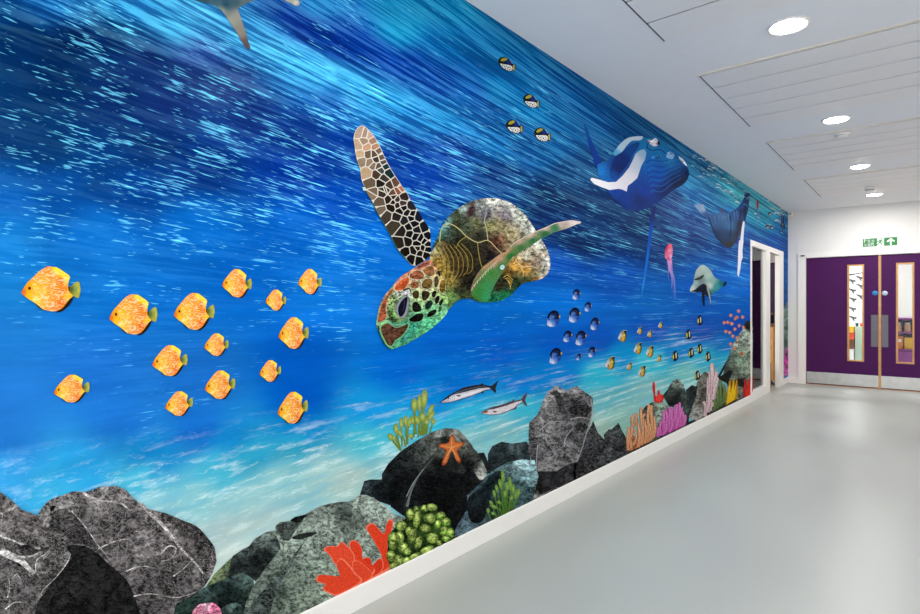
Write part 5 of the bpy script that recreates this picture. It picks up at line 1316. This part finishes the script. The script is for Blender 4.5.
a.stroke(T(490,190,9.16,[(740,275),(590,302),(500,345),(410,380),(320,425),(240,466),(180,515)]), .7, .6, (228,212,200))
a.ell(501.7, 266.8, 2.2, 2.6, (150,205,215), .5, 14, (205,232,236))
a.build('near_flipper', turt, 18, 'green and cream near flipper reaching right')

# ------------------------------------------------------------------ furnishings of the side room and classroom

def boxes(name, label, cat, loc, parts, group=None):
    r_ = empty(name, loc)
    for pn, mat, bl in parts:
        m = MB()
        for b in bl: m.box(*b)
        m.build(pn, mat, r_, 0.002)
    return tag(r_, label, cat, group)
cab = boxes('wooden_cupboard', 'pale orange wooden cupboard on castors just inside the side doorway', 'cupboard', (-0.62, 10.3, 0), [
    ('carcass', 'orangewood', [(0, 0.52, 0.02, 0.45, 0.07, 0.95)]), ('worktop', 'brownwood', [(-0.01, 0.53, 0.0, 0.46, 0.95, 0.985)]),
    ('door', 'orangewood', [(0.01, 0.255, 0.0, 0.018, 0.08, 0.94)]), ('door', 'orangewood', [(0.265, 0.51, 0.0, 0.018, 0.08, 0.94)])])
for cx_ in (0.05, 0.47):
    for cy_ in (0.07, 0.4):
        MB().lathe([(0, -0.012), (0.03, -0.012), (0.034, 0), (0.03, 0.012), (0, 0.012)], (cx_, cy_, 0.034), 16, 'x').build('castor', 'dark', cab)
boxes('low_bench', 'low brown wooden bench behind the side window', 'bench', (-0.95, 9.3, 0), [
    ('seat_board', 'brownwood', [(0, 0.85, 0, 0.8, 0.33, 0.37)]), ('shelf_board', 'brownwood', [(0.03, 0.82, 0.03, 0.77, 0.10, 0.125)]),
    ('end_panel', 'brownwood', [(0, 0.03, 0, 0.8, 0, 0.33)]), ('end_panel', 'brownwood', [(0.82, 0.85, 0, 0.8, 0, 0.33)])])
boxes('metal_tray', 'shiny grey metal tray on the low brown bench', 'tray', (-0.5, 9.5, 0.37), [('tray_base', 'steel', [(0, 0.34, 0, 0.3, 0, 0.01)]), ('tray_rim', 'grey', [(0, 0.34, 0, 0.008, 0.01, 0.05), (0, 0.34, 0.292, 0.3, 0.01, 0.05), (0, 0.008, 0.008, 0.292, 0.01, 0.05), (0.332, 0.34, 0.008, 0.292, 0.01, 0.05)])])
boxes('dark_shelf_unit', 'dark shelf unit against the purple wall of the side room', 'shelf', (-1.5, 11.85, 0), [
    ('side_panel', 'dark', [(0, 0.03, 0, 0.4, 0, 1.15)]), ('side_panel', 'dark', [(1.1, 1.13, 0, 0.4, 0, 1.15)]), ('back_panel', 'navy', [(0.03, 1.1, 0.38, 0.4, 0, 1.15)]),
    ('shelf_board', 'brownwood', [(0.03, 1.1, 0, 0.38, 0.35, 0.38)]), ('shelf_board', 'brownwood', [(0.03, 1.1, 0, 0.38, 0.75, 0.78)]), ('top_board', 'brownwood', [(0.03, 1.1, 0, 0.38, 1.12, 1.15)])])
x_, z_ = end_pt(757.5, 289.5, 12.28)
tag(MB().box(-0.045, 0.045, -0.004, 0, -0.05, 0.05).build('wall_notice', 'paper'), 'small white notice on the dark purple wall seen through the side window', 'notice').location = (x_, 12.299, z_)
# classroom
boxes('sage_cupboard', 'pale green cupboard seen through the left door glass', 'cupboard', (0.70, 13.6, 0), [
    ('carcass', 'sage', [(0, 0.55, 0.02, 0.5, 0, 0.88)]), ('door', 'sage', [(0.008, 0.27, 0, 0.018, 0.06, 0.86)]), ('door', 'sage', [(0.28, 0.542, 0, 0.018, 0.06, 0.86)])])
for i, (x_, m_, lb) in enumerate(((0.72, 'dark', 'dark small pot on top of the pale green cupboard'), (0.79, 'red', 'red small pot on top of the pale green cupboard'))):
    tag(MB().lathe([(0.0, 0), (0.022, 0), (0.028, 0.07), (0.024, 0.07), (0.02, 0.01), (0, 0.01)], (0, 0, 0), 16).build('small_pot', m_), lb, 'pot', 'pots on the green cupboard').location = (x_, 13.7, 0.88)
zc = 0.0
for h_, m_, lb in ((0.44, 'paper', 'white storage box at the bottom of the stack seen through the left door glass'), (0.19, 'brownwood', 'brown storage box, second from the bottom of the stack'), (0.135, 'red', 'coral red storage box below the yellow one'), (0.115, 'yellow', 'yellow storage box topmost of the stack seen through the left door glass')):
    b_ = boxes('storage_box', lb, 'box', (0.46, 13.5, zc), [('tub', m_, [(0, 0.22, 0, 0.3, 0, h_ - 0.015)]), ('lid', m_, [(-0.004, 0.224, -0.004, 0.304, h_ - 0.015, h_ - 0.001)])], 'stacked storage boxes')
    zc += h_
random.seed(3)
spots = [(851.5, 281), (852, 290.5), (852.5, 299.5), (852, 309), (852.5, 318), (859.5, 278), (860, 286), (860, 296.5)]
nm_ = ['topmost dark paper cut-out of the left column on the classroom wall', 'second dark cut-out down the left column', 'middle cut-out of the left column', 'fourth cut-out down the left column', 'lowest cut-out of the left column', 'uppermost dark cut-out of the right column', 'middle dark cut-out of the right column', 'lowest dark cut-out of the right column']
for i, (px, py) in enumerate(spots):
    x_, z_ = end_pt(px, py, YB - 0.12)
    m = MB(); f_ = 0.7 if i < 5 else 1.0
    m.prism_y([(-.09 * f_, .06), (-.03, .055), (.04, .03), (.10 * f_, .035), (.07, -.01), (.03, -.01), (.04, -.055), (.02, -.055), (-.01, .0), (-.05, .03)], -0.003, 0)
    tag(m.build('paper_cutout', 'soot'), nm_[i], 'paper cut-out', 'dark paper cut-outs on the classroom wall').location = (x_, YB - 0.101, z_)
x_, z_ = end_pt(855, 274, YB - 0.12)
tag(MB().prism_y([(-.14, -.03), (.0, .0), (.16, .03), (.16, .05), (.0, .02), (-.1, .015)], -0.003, 0).build('paper_branch', 'dark'), 'dark paper branch across the top of the left door glass', 'paper cut-out').location = (x_, YB - 0.101, z_)
bc = boxes('lilac_bookcase', 'lilac painted open bookcase seen through the right door glass', 'bookcase', (1.28, 12.6, 0), [
    ('side_panel', 'lilac', [(0, 0.03, 0, 0.35, 0, 1.08)]), ('side_panel', 'lilac', [(0.6, 0.63, 0, 0.35, 0, 1.08)]), ('back_panel', 'navy', [(0.03, 0.6, 0.33, 0.35, 0, 1.05)]),
    ('top_board', 'lilac', [(0.03, 0.6, 0, 0.33, 1.05, 1.08)]), ('shelf_board', 'lilac', [(0.03, 0.6, 0, 0.33, 0.80, 0.83)]), ('shelf_board', 'lilac', [(0.03, 0.6, 0, 0.33, 0.50, 0.53)]), ('drawer_front', 'lilac', [(0.03, 0.6, 0, 0.02, 0.05, 0.49)])])
for i, (x_, lb) in enumerate(((1.40, 'left one of two peach jars on the top shelf of the lilac bookcase'), (1.53, 'right one of two peach jars on the top shelf of the lilac bookcase'))):
    j_ = empty('storage_jar', (x_, 12.72, 0.83))
    MB().lathe([(0, 0), (0.042, 0), (0.046, 0.02), (0.046, 0.11), (0.034, 0.13), (0, 0.13)], n=20).build('jar_body', 'peach', j_)
    MB().lathe([(0, 0.13), (0.038, 0.13), (0.038, 0.16), (0, 0.16)], n=20).build('jar_lid', 'paper', j_)
    tag(j_, lb, 'jar', 'peach jars on the lilac bookcase')
boxes('magazine_file', 'orange magazine file on the middle shelf of the lilac bookcase', 'file', (1.38, 12.65, 0.53), [('file_body', 'orange', [(0, 0.09, 0, 0.22, 0, 0.22)]), ('spine_label', 'paper', [(0.02, 0.07, -0.002, 0, 0.12, 0.17)])])
boxes('picture_book', 'yellow picture book standing on the middle shelf of the lilac bookcase', 'book', (1.49, 12.65, 0.53), [('cover', 'yellow', [(0, 0.12, 0, 0.02, 0, 0.2)]), ('pages', 'paper', [(0.004, 0.116, 0.02, 0.05, 0.004, 0.196)])])
boxes('picture_book', 'white picture book beside the yellow one on the lilac bookcase', 'book', (1.62, 12.65, 0.53), [('cover', 'paper', [(0, 0.11, 0, 0.02, 0, 0.23)]), ('pages', 'mid_grey', [(0.004, 0.106, 0.02, 0.05, 0.004, 0.226)])])
